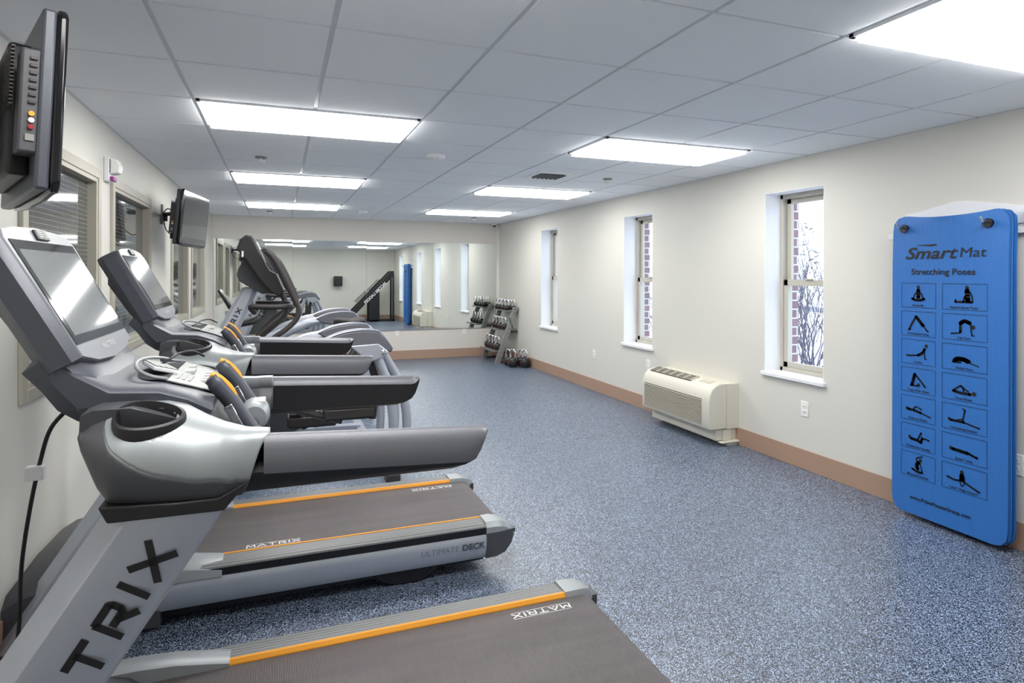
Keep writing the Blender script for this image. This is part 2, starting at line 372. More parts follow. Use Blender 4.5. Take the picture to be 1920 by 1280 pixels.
detector(1.124, 4.624, 'white round smoke detector beyond the nearest left ceiling light', .07)
detector(1.151, 9.231, 'white round smoke detector on the ceiling close to the mirror wall', .07)
for x, y, lab in ((-.135, 5.194, 'small white sprinkler head between the first two left ceiling lights'), (2.925, 5.16, 'small sprinkler head beside the ceiling vent, right half'),
                  (-.131, 9.673, 'small sprinkler head behind the farthest left ceiling light'), (2.948, 9.53, 'small sprinkler head behind the farthest right ceiling light')):
    t = thing('sprinkler_head', lab, 'sprinkler', (x, y, ZC))
    MB().lathe([(0, -.012), (.042, -.010), (.045, 0), (0, 0)]).build('escutcheon', 'steel', t, smooth=True)
    MB().lathe([(0, -.05), (.02, -.05), (.034, -.034), (.034, -.028), (.01, -.024), (.01, -.01), (0, -.01)]).build('cap', 'white', t, smooth=True)
t = thing('ceiling_vent', 'dark slotted air vent in a ceiling tile, right half', 'vent', (GX+4.5*T, 5.18, ZC))
MB().box(-.16, .16, -.16, -.13, -.008, 0).box(-.16, .16, .13, .16, -.008, 0).box(-.16, -.13, -.13, .13, -.008, 0).box(.13, .16, -.13, .13, -.008, 0).build('frame', 'white', t)
MB().box(-.13, .13, -.13, .13, -.002, .0).build('backing', 'acdark', t)
m_ = MB()
for k in range(6): m_.prism([(-.12+k*.043, -.004), (-.115+k*.043, -.004), (-.095+k*.043, -.02), (-.1+k*.043, -.02)], -.125, .125)
m_.build('slats', 'tan', t)
t = thing('security_camera', 'small white dome camera high in the far right corner', 'camera', (3.66, YB-.06, ZC-.006))
MB().lathe([(0, -.03), (.045, -.03), (.05, 0), (0, 0)]).build('base', 'white', t, smooth=True)
MB().lathe([(0, -.058), (.02, -.054), (.032, -.04), (.034, -.03), (0, -.03)]).build('dome', 'black', t, smooth=True)

# ------------------------------------------------------------------ mirror: four panes on the back wall
edges = [-.962, .202, 1.386, 2.521, 3.714]; tilt = [.0022, .0038, .0048, .0035]; names = ['leftmost, behind the ellipticals', 'second from the left, showing the towel dispenser', 'third from the left, showing the blue mats', 'rightmost, beside the kettlebell rack']
for k in range(4):
    o = MB().box(-(edges[k+1]-edges[k])/2+.0015, (edges[k+1]-edges[k])/2-.0015, -.005, 0, 0, 1.50).build('wall_mirror', 'mirror', bevel=0)
    o.location = ((edges[k]+edges[k+1])/2, YB-.009, .53); o.rotation_euler = (-tilt[k], 0, 0)
    tag(o, 'tall frameless wall mirror pane, ' + names[k], 'mirror', 'mirror panes on the back wall')
tag(MB().box(edges[0], edges[-1], YB-.022, YB, .512, .5285).box(edges[0], edges[-1], YB-.022, YB-.018, .5285, .538).build('mirror_channel', 'chrome'), 'thin metal channel holding the mirror along its lower edge', 'trim')

# ------------------------------------------------------------------ outlets
def outlet(loc, rz, lab, dark=False):
    t = thing('wall_outlet', lab, 'outlet', loc, rz, 'white wall outlets')      # faces -x
    MB().box(-.006, 0, -.036, .036, -.058, .058).build('cover_plate', 'outlet', t, bevel=.003)
    for s_ in (-1, 1):
        o = MB().prism([(-.017, s_*.021-.014), (.017, s_*.021-.014), (.017, s_*.021+.014), (-.017, s_*.021+.014)], -.009, -.006, 'x').build('receptacle', 'outlet', t, bevel=.002)
        MB().box(-.0096, -.0088, -.008, -.006, s_*.021-.003, s_*.021+.007).box(-.0096, -.0088, .006, .008, s_*.021-.003, s_*.021+.007).box(-.0096, -.0088, -.002, .002, s_*.021-.010, s_*.021-.006).build('slots', 'acdark', o)
outlet((XR, 3.61, .464), 0, 'white outlet low on the wall, below and right of the nearest window')
outlet((XR, 2.165, .461), 0, 'white outlet right of the blue mats, cut by the photo edge')
outlet((XR, 6.98, .465), 0, 'white outlet low on the wall between the two far windows')
outlet((XR, 5.745, .50), 0, 'white outlet just above the left end of the air conditioner')
for x, lab in ((1.906, 'white outlet plate under the mirror, the left one'), (3.111, 'white outlet plate under the mirror, near the kettlebell rack')):
    outlet((x, YB, .47), PI/2, lab)

# ------------------------------------------------------------------ fire alarm strobe on the left wall
t = thing('fire_alarm_strobe', 'white fire alarm strobe high on the left wall between the windows', 'alarm', (XL, 4.43, 2.125))
MB().box(0, .03, -.055, .055, -.075, .075).build('base', 'white', t, bevel=.006)
MB().prism([(.03, -.03), (.075, -.02), (.085, .02), (.07, .06), (.03, .068)], -.045, .045).build('lens', 'outlet', t, bevel=.006)
MB().box(.03, .05, -.04, .04, -.068, -.042).build('marking', mat('magenta mark', srgb(160, 60, 140), .5), t, bevel=.003)
m_ = MB()
for k in range(7): m_.box(.0301, .0325, -.052, -.044, -.02+k*.012, -.014+k*.012)
m_.build('grille', 'acdark', t)

# ------------------------------------------------------------------ treadmill
def treadmill():
    t = thing('treadmill', 'x', 'treadmill')
    # -- deck
    prof = [(-.60, .03), (1.05, .05), (1.05, .20), (.9, .205), (-.60, .205)]
    MB().prism(prof, -.34, .34).build('deck_frame', 'black', t)
    for s in (-1, 1):
        side = 'near' if s < 0 else 'far'
        yo = s*.40; yi = s*.30
        # silver bulging side panel
        rings = []
        for x in (-.62, -.2, .3, .8, 1.045):
            rings.append([(x, s*.335, .203), (x, s*.395, .206), (x, s*.410, .185), (x, s*.408, .145), (x, s*.398, .10), (x, s*.385, .08), (x, s*.335, .08)])
        sp = MB().loft(rings).build('side_panel', 'silver', t, smooth=True)
        if s < 0:
            text('lettering', 'ULTIMATE', .042, Pl((.715, -.4112, .140), (1, 0, 0), (0, -.06, 1)), 'greyprint', sp, .98, -.0010, align='LEFT')
            text('lettering', 'DECK', .042, Pl((1.034, -.4112, .141), (1, 0, 0), (0, -.06, 1)), 'greyprint', sp, 1.05, .0012, align='RIGHT')
        MB().prism([(s*.335, .200), (s*.402, .200), (s*.404, .232), (s*.335, .232)], -.3, 1.07, 'x').build('side_strip', 'black', t)
        # grooved foot rail + orange accent
        MB().prism([(s*.305, .228), (s*.402, .224), (s*.400, .240), (s*.385, .248), (s*.308, .250)], -.25, 1.065, 'x').build('side_rail', 'grooved', t, bevel=.002)
        MB().prism([(s*.288, .222), (s*.306, .222), (s*.306, .2515), (s*.296, .2515), (s*.288, .240)], -.25, 1.065, 'x').build('accent_strip', 'orange', t)
        # rear cap: silver top, dark nose
        rings = []
        for x, zt, yi_ in ((1.045, .255, .285), (1.09, .256, .285), (1.13, .250, .295), (1.165, .235, .315), (1.19, .210, .335), (1.2, .19, .345)):
            yo_ = .408 if x < 1.1 else .408-(x-1.1)**1.4*.55
            rings.append([(x, s*yi_, zt-.02), (x, s*(yi_+.008), zt), (x, s*(yo_-.02), zt), (x, s*yo_, zt-.022), (x, s*yo_, .19), (x, s*yi_, .19)])
        MB().loft(rings).build('end_cap', 'silverplastic', t, smooth=True)
        rings = []
        for x, zb in ((1.046, .07), (1.10, .072), (1.15, .085), (1.185, .12), (1.205, .17)):
            yo_ = .411 if x < 1.1 else .411-(x-1.1)**1.4*.55
            rings.append([(x, s*.33, .2), (x, s*yo_, .205), (x, s*yo_, .19), (x, s*(yo_-.01), zb+.01), (x, s*.33, zb)])
        MB().loft(rings).build('end_nose', 'dark', t, smooth=True)
        # front cap of the foot rail
        rings = []
        for x, h, wd in ((-.145, .252, .0), (-.20, .262, .0), (-.30, .278, .0), (-.40, .285, .0), (-.50, .285, 0)):
            rings.append([(x, s*.285, .20), (x, s*.285, h-.006), (x, s*.305, h+.002), (x, s*.36, h-.002), (x, s*.405, h-.03), (x, s*.412, .20)])
        MB().loft(rings).build('front_cap', 'silverplastic', t, smooth=True)
        # levelling foot
        MB().prism([(.48, .085), (.82, .085), (.80, .04), (.74, .008), (.66, 0), (.58, .008), (.51, .045)], s*.27, s*.36).build('foot', 'black', t, bevel=.01)
    # belt wrapping a roller
    bp = [(-.45, .236), (.6, .236), (1.09, .236)]
    for k in range(1, 9):
        a = PI/2 - k*PI/8; bp.append((1.11+.052*math.cos(a), .184+.052*math.sin(a)))
    bp += [(1.0, .13), (-.45, .13)]
    belt = MB().prism(bp, -.2885, .2885).build('belt', 'belt', t, smooth=True)
    logo(Pl((.92, .235, .236), (-1, 0, 0), (0, -1, 0)), .026, 0, 'whiteprint', belt, bars=True, gap=.35, sxx=1.1)
    logo(Pl((.06, -.235, .236), (1, 0, 0), (0, 1, 0)), .026, 0, 'whiteprint', belt, bars=True, gap=.35, sxx=1.1)
    # motor cover
    rings = []
    for x, h in ((-.96, .14), (-.94, .22), (-.86, .27), (-.7, .30), (-.52, .30), (-.42, .27), (-.38, .238)):
        rings.append([(x, -.39, .02), (x, -.39, h-.05), (x, -.34, h-.01), (x, 0, h+.008), (x, .34, h-.01), (x, .39, h-.05), (x, .39, .02)])
    MB().loft(rings).build('motor_cover', 'dark', t, smooth=True)
    MB().box(-.9, -.7, -.36, -.30, 0, .03).box(-.9, -.7, .30, .36, 0, .03).build('front_wheels', 'black', t, bevel=.01)
    # -- uprights
    for s in (-1, 1):
        # profile along the blade, five facets across
        def blade(u):            # u: 0 bottom .. 1 top -> front x, rear x, z
            z = .03+u*1.0
            return (-.965+u*.648 if True else 0, -.745+u*.668, z)
        rings = []
        for u in (0, .25, .5, .75, .968):
            fx, rx, z = blade(u); wd = rx-fx
            o, i_ = s*.425, s*.31
            rings.append([(fx, s*.345, z), (fx+wd*.16, s*.405, z), (fx+wd*.22, o, z), (fx+wd*.62, o+s*.004, z), (rx-wd*.04, s*.415, z), (rx, s*.40, z), (rx, i_, z), (fx+.03, i_, z)])
        up = MB().loft(rings).build('upright', 'silver', t, smooth=False, bevel=.003)
        d = Vector((.642, 0, 1.0)).normalized()
        if s < 0: logo(Pl((-.347, -.4292, .735), (1, 0, 0), (0, 0, 1), .001), .060, math.atan2(1.0, .642), 'print', up, gap=.5, sxx=.86, thick=.27)
        else: logo(Pl((-.347, .4292, .735), (-1, 0, 0), (0, 0, 1), .001), .060, math.atan2(1.0, -.642)-PI+PI, 'print', up, gap=.5, sxx=.86, thick=.27)
        MB().tube([(-.80, s*.345, .16), (-.62, s*.345, .38)], .018, 8).build('upright_bracket', 'black', up)
    # -- cockpit wings + handrails, sections over x
    def interp(tab, x):
        if x <= tab[0][0]: return tab[0][1]
        for (a, p), (b, q) in zip(tab, tab[1:]):
            if x <= b:
                k = (x-a)/(b-a); return p+(q-p)*k
        return tab[-1][1]
    zt = [(-.39, 1.168), (-.37, 1.186), (-.33, 1.197), (-.24, 1.194), (-.20, 1.184), (-.16, 1.166), (-.115, 1.150), (-.07, 1.141), (-.02, 1.138), (.2, 1.128), (.485, 1.113)]
    zb = [(-.39, 1.135), (-.385, 1.11), (-.35, 1.05), (-.32, 1.018), (-.24, 1.004), (-.12, 1.000), (-.085, 1.014), (.2, 1.012)]
    yi = [(-.39, .20), (-.30, .22), (-.20, .25), (-.12, .31), (-.06, .352), (-.02, .362), (.485, .372)]
    zs = [(-.355, 1.203), (-.34, 1.165), (-.324, 1.137), (-.285, 1.103), (-.24, 1.079), (-.172, 1.060), (-.079, 1.052), (-.02, 1.050)]
    def sec(x, t_, s):
        a, b, c = interp(zt, x), interp(zb, x), interp(yi, x); h = a-b
        k = min(1., max(0., (x+.40)/.10)); k = math.sin(k*PI/2)
        out = .425*k+.33*(1-k); e = min(1., max(0., (x+.17)/.14)); e = e*e*(3-2*e)
        ry = ((0, .34, .68, .94, 1.02, .99, .90), (0, .40, .72, .92, 1.04, 1.0, .88))
        rz_ = ((0, .02, .12, .34, .58, .84, 1), (-.02, -.03, .02, .16, .45, .80, 1))
        pts = [(c+(out-c)*(p*(1-e)+q*e), a-h*(u_*(1-e)+v_*e)) for p, q, u_, v_ in zip(ry[0], ry[1], rz_[0], rz_[1])]
        f = t_*6; i = min(5, int(f)); u = f-i
        p0, p1, p2, p3 = pts[max(i-1, 0)], pts[i], pts[i+1], pts[min(i+2, 6)]
        g = lambda q: .5*(2*p1[q]+(p2[q]-p0[q])*u+(2*p0[q]-5*p1[q]+4*p2[q]-p3[q])*u*u+(3*p1[q]-p0[q]-3*p2[q]+p3[q])*u**3)
        return (x, s*g(0), g(1))
    tbc = {}
    def tbf(x):
        if x not in tbc:
            if x < -.36: tbc[x] = .02+.22*max(0, (x+.39)/.03)
            else:
                z = interp(zs, x); b_ = .98
                for k in range(100):
                    if sec(x, k/100, 1)[2] <= z: b_ = k/100; break
                tbc[x] = max(.24, b_)
        return tbc[x]
    for s in (-1, 1):
        xs = [-.392+.377*k/52 for k in range(53)]
        split = lambda t_: -.025-.075*max(0, t_-.3)
        def remap(x, t_): return x if x < -.12 else -.12+(x+.12)*((split(t_)+.12)/(.0977))
        mb = MB(); rings = []
        for x in xs:
            b = tbf(x); q0 = sec(remap(x, 0), 0, s); rings.append([(q0[0], q0[1], q0[2]-.035)]+[sec(remap(x, b*k/26), b*k/26, s) for k in range(27)])
        mb.loft(rings, cap=False, closed=False); CX, CY = -.268, .350
        kill = [f for f in mb.b.faces if ((lambda c: ((c.x-CX)/.066)**2+((abs(c.y)-CY)/.052)**2)(f.calc_center_median())) < .86]
        bmesh.ops.delete(mb.b, geom=kill, context='FACES'); wg = mb.build('console_wing', 'silverplastic', t, smooth=True); sol = wg.modifiers.new('solid', 'SOLIDIFY'); sol.thickness = .004; sol.offset = 0
        mb = MB(); rings = []
        for x in xs:
            b = tbf(x); rr = [sec(remap(x, b+(1-b)*k/10), b+(1-b)*k/10, s) for k in range(11)]; q0 = sec(remap(x, 0), 0, s)
            l = rr[-1]; ci = interp(yi, x)-.004; rr += [(l[0], s*min(abs(l[1])*.96, .40), l[2]-.003), (l[0], s*(ci+.006), l[2]+.004), (q0[0], s*ci, l[2]+.02), (q0[0], s*ci, q0[2]-.034)]; rings.append(rr)
        mb.loft(rings, cap=False, closed=False); sh = mb.build('lower_shell', 'dark', t, smooth=True); sol = sh.modifiers.new('solid', 'SOLIDIFY'); sol.thickness = .004; sol.offset = 0
        # black collar where the upright enters
        MB().prism([(-.338, 1.024), (-.20, 1.016), (-.12, 1.016), (-.062, 1.045), (-.108, .988), (-.322, .990)], s*.30, s*.4335).build('upright_collar', 'black', t, bevel=.004)
        # handrail
        r1, r2 = [], []
        for x in (-.075, -.03, .1, .25, .36, .40, .43, .455, .470, .480, .486):
            a = 1.138+(1.113-1.138)*(x+.02)/.505; b = 1.014 if x < .42 else 1.014+(x-.42)*.55 if x < .467 else 1.040+(x-.467)*2.9; lo = a-.082 if x < .45 else a-.082+(x-.45)*1.6; q = max(0, x-.45)*.25
            lo = min(max(lo, b+.006), a-.008); b = min(b, a-.014); hh = a-lo
            if x > -.05: r1.append([(x, s*(.366+q), a-hh*.5), (x, s*(.368+q), a-min(.022, hh*.4)), (x, s*.385, a-.003), (x, s*.402, a), (x, s*(.414-q*.5), a-.005), (x, s*(.427-q), a-hh*.35), (x, s*(.431-q), a-hh*.8), (x, s*(.428-q), lo)])
            a2 = a-min(.026, hh*.45)
            r2.append([(x, s*(.3625+q), a2), (x, s*.380, a2-.004), (x, s*(.424-q), lo+.003), (x, s*(.421-q), b+(lo-b)*.5), (x, s*.405, b+.001), (x, s*.380, b), (x, s*(.364+q), b+(lo-b)*.35)])
        MB().loft(r1).build('handrail', 'rail', t, smooth=True)
        MB().loft(r2).build('handrail_underside', 'black', t, smooth=True)
        # cup holder
        cu = MB(); seg = 36; rings = []
        for rr, dz in ((.001, -.070), (.70, -.070), (.80, -.060), (.86, -.006), (.90, .004), (1.0, .002), (1.02, -.004), (1.0, -.026), (.96, -.050), (.80, -.075), (.001, -.078)):
            ring = []
            for k in range(seg):
                a = 2*PI*k/seg; ex = .069*math.cos(a)*(1+.0*math.cos(a)); ey = .056*math.sin(a)
                ex += .008*math.cos(2*a)
                x = -.268+ex*rr; y = .350+ey*rr; ring.append((x, s*y, 1.185+dz-(y-.350)*.36-(x+.268)*.06))
            rings.append(ring)
        cu.loft(rings, cap=False).build('cup_holder', 'black', t, smooth=True)
    # front shell bridging the wings
    rings = []
    for y in (-.335, -.3, -.2, 0, .2, .3, .335):
        k = 1-abs(y)/.335; fx = -.392-.02*k
        rings.append([(fx, y, 1.19), (fx-.002, y, 1.15), (fx+.02, y, 1.09), (-.325, y, 1.03), (-.25, y, 1.012), (-.15, y, 1.03), (-.12, y, 1.10), (-.15, y, 1.15), (-.3, y, 1.20), (-.37, y, 1.20)])
    MB().loft(rings).build('cockpit_shell', 'dark', t, smooth=True)
    # -- console pod (keypad, tray)
    rings = []
    for y, k in ((-.245, 0), (-.235, .6), (-.20, 1), (-.1, 1), (0, 1), (.1, 1), (.20, 1), (.235, .6), (.245, 0)):
        b = .012*(1-k)
        rings.append([(-.475, y, 1.30), (-.425, y, 1.272-b), (-.36, y, 1.232-b), (-.26, y, 1.226-b), (-.2, y, 1.206-b), (-.150, y, 1.178-b), (-.148, y, 1.166), (-.165, y, 1.14), (-.21, y, 1.15), (-.25, y, 1.186), (-.42, y, 1.19), (-.47, y, 1.25)])
    MB().loft(rings).build('console_pod', 'slate', t, smooth=True)
    MB().prism([(-.43, 1.17), (-.24, 1.17), (-.2, 1.13), (-.17, 1.12), (-.152, 1.15), (-.2, 1.18), (-.3, 1.2), (-.43, 1.2)], -.225, .225).build('pod_underside', 'dark', t, bevel=.012)
    # raised tray rim
    rim = []
    for k in range(25):
        a = PI*k/24; rim.append((-.285-.062*math.sin(a), -.155*math.cos(a), 1.2385+.022*math.sin(a)))
    MB().tube([(-.255, -.158, 1.2325)]+rim+[(-.255, .158, 1.2325)], .0045, 8).build('tray_rim', 'silverplastic', t, smooth=True)
    MB().loft([[(-.255, -.152, 1.2335)]+[(p[0]+.004, p[1]*.97, 1.2295) for p in rim]+[(-.255, .152, 1.2335)], [(-.255, -.152, 1.2345)]+[(p[0]+.004, p[1]*.97, 1.2315) for p in rim]+[(-.255, .152, 1.2345)]]).build('tray', 'black', t)
    kp = [(-.257, 1.2285), (-.2, 1.2095), (-.153, 1.184)]
    pad = MB().loft([[(-.257, -.165, 1.229), (-.2, -.155, 1.2095), (-.154, -.11, 1.184), (-.154, .11, 1.184), (-.2, .155, 1.2095), (-.257, .165, 1.229)], [(-.257, -.165, 1.232), (-.2, -.155, 1.2125), (-.154, -.11, 1.187), (-.154, .11, 1.187), (-.2, .155, 1.2125), (-.257, .165, 1.232)]]).build('keypad', 'pad', t)
    ks = MB()
    for i in range(3):
        for j in range(4):
            x = -.245+i*.013; y = -.115+j*.02; z = 1.2305-(x+.257)*.33; ks.box(x, x+.009, y, y+.014, z-.004, z+.002)
    for (x, y, wx, wy) in ((-.242, 0.0, .03, .055), (-.195, -.06, .018, .024), (-.195, -.02, .018, .024), (-.195, .03, .018, .024), (-.195, .08, .02, .03), (-.242, .09, .022, .045)):
        z = 1.2305-(x+.257)*.345; ks.box(x, x+wx*.9, y, y+wy, z-.006, z+.0015-(.002 if x > -.2 else 0))
    ks.build('keys', 'key', pad)
    # neck to the screen
    rings = []
    for x, z, hw in ((-.335, 1.215, .19), (-.37, 1.232, .20), (-.405, 1.262, .215), (-.435, 1.31, .222), (-.47, 1.35, .222)):
        rings.append([(x, -hw-.02, z-.035), (x, -hw, z), (x, -hw*.5, z+.004), (x, hw*.5, z+.004), (x, hw, z), (x, hw+.02, z-.035), (x-.06, hw, z-.08), (x-.06, -hw, z-.08)])
    MB().loft(rings).build('neck', 'slate', t, smooth=True)
    # rear spine of the head
    MB().prism([(-.62, 1.50), (-.575, 1.50), (-.42, 1.22), (-.392, 1.165), (-.43, 1.165), (-.55, 1.33), (-.62, 1.44)], -.175, .175).build('head_back', 'dark', t, bevel=.015)
    # head: frame running along the screen slope
    A = Vector((-.418, 0, 1.300)); B = Vector((-.580, 0, 1.598)); u = (B-A).normalized(); n = Vector((u.z, 0, -u.x)); Lh = (B-A).length
    hw = .262
    def hp(a, y, b): p = A+u*a+n*b; return (p.x, y, p.z)
    outl = []
    top = [(-hw, Lh*.90), (-hw*.93, Lh*.965), (-hw*.6, Lh*1.0), (0, Lh*1.02), (hw*.6, Lh*1.0), (hw*.93, Lh*.965), (hw, Lh*.90)]
    outl = [(-hw*.96, .0)] + top + [(hw*.96, .0), (hw*.6, -.022), (0, -.032), (-hw*.6, -.022)]
    rings = [[hp(a, y*.86, -.085) for y, a in outl], [hp(a, y, -.055) for y, a in outl], [hp(a, y, -.012) for y, a in outl], [hp(a*.99+.001, y*.94, .004) for y, a in outl]]
    MB().loft(rings).build('console_head', 'slate', t, smooth=True)
    rings = [[hp(a*.985+.002, y*.925, .003) for y, a in outl], [hp(a*.985+.002, y*.915, .007) for y, a in outl]]
    bz = MB().loft(rings).build('screen_bezel', 'bezel', t)
    logo(Pl(hp(.006, 0, .0072), (0, 1, 0), u, .0012), .014, 0, 'key', bz, gap=.3)
    MB().loft([[hp(.030, -.228, .0068), hp(.030, .228, .0068), hp(.300, .222, .0068), hp(.300, -.222, .0068)], [hp(.030, -.228, .009), hp(.030, .228, .009), hp(.300, .222, .009), hp(.300, -.222, .009)]]).build('screen_border', 'glassblack', t)
    MB().loft([[hp(.052, -.208, .0088), hp(.052, .208, .0088), hp(.275, .204, .0088), hp(.275, -.204, .0088)], [hp(.052, -.208, .0096), hp(.052, .208, .0096), hp(.275, .204, .0096), hp(.275, -.204, .0096)]]).build('screen', 'screen', t)
    fv = MB().loft([[hp(.306, -.042, .007), hp(.306, .042, .007), hp(.334, .036, .007), hp(.334, -.036, .007)], [hp(.306, -.042, .013), hp(.306, .042, .013), hp(.334, .036, .013), hp(.334, -.036, .013)]]).build('fan_vent', 'black', t, bevel=.002)
    fs = MB()
    for k in range(4):
        for q in (-1, 1): fs.loft([[hp(.309+k*.006, q*.018-.014, .013), hp(.309+k*.006, q*.018+.014, .013), hp(.3125+k*.006, q*.018+.014, .0165), hp(.3125+k*.006, q*.018-.014, .0165)], [hp(.3115+k*.006, q*.018-.014, .013), hp(.3115+k*.006, q*.018+.014, .013), hp(.3145+k*.006, q*.018+.014, .0165), hp(.3145+k*.006, q*.018-.014, .0165)]])
    fs.build('louvres', 'key', fv)
    # -- grips on the cross bar
    MB().tube([(-.10, -.36, 1.06), (-.09, -.24, 1.06), (-.075, -.1, 1.075), (-.07, 0, 1.085), (-.075, .1, 1.075), (-.09, .24, 1.06), (-.10, .36, 1.06)], .024, 12, 5).build('cross_bar', 'dark', t, smooth=True)
    for s in (-1, 1):
        y0 = s*.135
        g = MB().tube([(-.058, y0*1.0, 1.075), (-.085, y0, 1.115), (-.115, y0, 1.165), (-.147, y0, 1.208), (-.164, y0, 1.228)], lambda k: (.021 if k < .85 else .018 if k < .97 else .010), 14, 5).build('grip', 'slate', t, smooth=True)
        gn = Vector((.85, 0, .53))
        MB().tube([Vector((-.120, y0, 1.165))+gn*.016, Vector((-.136, y0, 1.190))+gn*.019, Vector((-.156, y0, 1.218))+gn*.014, Vector((-.166, y0, 1.231))+gn*.004], .0095, 10, 3, 1.0).build('thumb_switch', 'orange', g, smooth=True)
        MB().loft([[(-.078, y0+q*.0235, 1.092), (-.098, y0+q*.0235, 1.082+.012), (-.132, y0+q*.0235, 1.150), (-.112, y0+q*.0235, 1.162)] for q in (-1, 1)]).build('pulse_plate', 'chrome', g, bevel=.003)
        MB().tube([(-.058, y0, 1.078), (-.05, y0*1.5, 1.075), (-.07, y0*2.2, 1.065), (-.1, y0*2.6, 1.06)], .021, 12, 5).build('grip_elbow', 'dark', g, smooth=True)
    hub = MB().lathe([(0, -.06), (.03, -.058), (.038, -.04), (.04, 0), (.038, .04), (.03, .058), (0, .06)], (-.062, 0, 1.10), 20, 'y').build('button_hub', 'silverplastic', t, smooth=True)
    MB().box(-.056, -.034, -.03, -.006, 1.122, 1.140).box(-.056, -.034, .006, .03, 1.122, 1.140).build('hub_buttons', 'key', hub, bevel=.003)
    MB().box(-.20, -.06, -.30, .30, 1.03, 1.075).build('cross_brace', 'dark', t, bevel=.012)
    return t
tm = treadmill(); tm.location = (0, 1.87, 0)
tm['label'] = 'grey treadmill nearest the camera, filling the lower left of the photo'; tm['group'] = 'treadmills in a row by the left wall'
t2 = dup(tm, (-.08, 3.30, 0), 0, 'second grey treadmill from the camera, its whole deck side panel in view')
def cable_box(root, z, lab):
    pass
# remote rack lying in the tray of the nearest console
t = thing('remote_keypad', 'white keypad remote lying in the tray of the nearest treadmill', 'remote', (-.298, 1.865, 1.236), .35)
t.rotation_euler = (0, .30, .35)
rb = MB().box(-.030, .030, -.075, .075, 0, .012).build('body', 'white', t, bevel=.003)
k_ = MB()
for i in range(4):
    for j in range(7): k_.box(-.026+i*.0135, -.0155+i*.0135, -.068+j*.0200, -.053+j*.0200, .012, .0145)
k_.build('keys', 'key', t); MB().box(-.0285, .0285, -.0735, .0735, .0118, .0125).build('key_bed', 'dark', t)
for (x, y, lab) in ((-.30, 1.95, 'black cable in the tray of the nearest treadmill'), (-.38, 3.30, 'black cable lying in the tray of the second treadmill')):
    o = MB().tube([(x+.0, y-.06, 1.244), (x+.02, y-.02, 1.256), (x+.03, y+.03, 1.262), (x+.06, y+.08, 1.262), (x+.09, y+.11, 1.243)], .0035, 8, 6).build('cable', 'black', smooth=True); tag(o, lab, 'cable')
# power cord behind the nearest treadmill
t = thing('power_cord', 'black power cord with a white tag beside the nearest treadmill', 'cord', (-.60, 2.15, 0))
MB().tube([(.03, -.02, 1.10), (-.02, 0, 1.04), (-.05, .02, .95), (-.085, .05, .80), (-.115, .08, .62), (-.13, .1, .4), (-.2, .2, .1), (-.25, .3, .012)], .006, 8, 6).build('cord', 'black', t, smooth=True)
MB().box(-.085, -.04, .0, .03, .89, .93).build('tag', 'white', t, bevel=.003)

# ------------------------------------------------------------------ televisions
def tv(name, lab, loc, rz, tilt_, w_=.80, h=.49):
    t = thing(name, lab, 'television', loc); t.rotation_euler = (0, tilt_, rz)          # screen faces local +x
    W, H2 = w_/2, h/2
    fr = MB().prism([(-W, -H2+.03), (-W+.02, -H2+.005), (-W*.5, -H2-.004), (W*.5, -H2-.004), (W-.02, -H2+.005), (W, -H2+.03), (W, H2-.02), (W-.02, H2), (-W+.02, H2), (-W, H2-.02)], 0, .024, 'x').build('front_frame', 'tvframe', t, bevel=.008)
    MB().box(.0235, .0262, -W+.035, W-.035, -H2+.075, H2-.035).build('screen', 'tvscreen', t)
    MB().box(.0235, .028, -W+.06, W-.06, -H2+.008, -H2+.03).build('speaker_bar', 'black', t, bevel=.003)
    MB().box(-.032, .0, -W+.006, W-.006, -H2+.008, H2-.008).build('rear_shell', 'slate', t, bevel=.008)
    rs = MB().prism([(-W+.10, -H2+.05), (W-.10, -H2+.05), (W-.16, H2-.07), (-W+.16, H2-.07)], -.085, -.03, 'x').build('rear_hump', 'black', t, bevel=.012)
    v = MB()
    for k in range(16):
        for q in (-1, 1): v.box(-.0875, -.08, q*.26-.07, q*.26+.07, -.02+k*.010-.09*0, -.0165+k*.010)
    for k in range(8): v.box(-.0875, -.08, -.2, .2, -H2+.065+k*.008, -H2+.0685+k*.008)
    v.build('vents', 'tube', rs)
    # port panel on the near (-y) end
    pp = MB().box(-.070, -.022, -W+.014, -W+.10, -H2+.10, H2-.12).build('port_panel', 'dark', t, bevel=.006)
    m_ = MB()
    for k in range(7): m_.box(-.052, -.036, -W+.008, -W+.016, H2-.15-k*.019, H2-.142-k*.019)
    m_.build('buttons', 'tube', pp, bevel=.001)
    for k, c in enumerate(('orange', 'white', 'red')):
        MB().lathe([(0, -.008), (.004, -.008), (.0065, -.008), (.0065, 0), (0, 0)], (-.044, -W+.0145, -.045-k*.017), 12, 'y').build('jack', c, pp)
    MB().box(-.055, -.036, -W+.010, -W+.016, -.115, -.098).build('socket', 'steel', pp)
    return t
T1c = Vector((-.706, 2.274, 1.945))
tv('wall_television', 'black television seen from behind at the upper left edge of the photo', T1c, .42, .04, .76, .49)
t = thing('television_mount', 'black swing arm wall mount behind the upper left television', 'tv mount', (XL, 2.12, 1.99))
MB().box(0, .02, -.05, .05, -.12, .12).build('wall_plate', 'black', t, bevel=.003)
MB().tube([(.02, 0, 0), (.07, .04, 0), (.175, .10, 0)], .026, 10).build('arm', 'black', t, smooth=True)
bp_ = MB().prism([(-.12, -.13), (-.09, -.16), (.09, -.16), (.12, -.13), (.12, .13), (.09, .16), (-.09, .16), (-.12, .13)], -.008, .004, 'x').build('bracket_plate', 'black', t, bevel=.003); bp_.location = (.195, .11, -.03); bp_.rotation_euler = (0, .04, .42)
MB().tube([(.2, -.05, -.13), (.12, -.12, -.135), (.03, -.18, -.12)], .007, 8, 5).build('white_cable', 'white', t, smooth=True, label='white video cable')
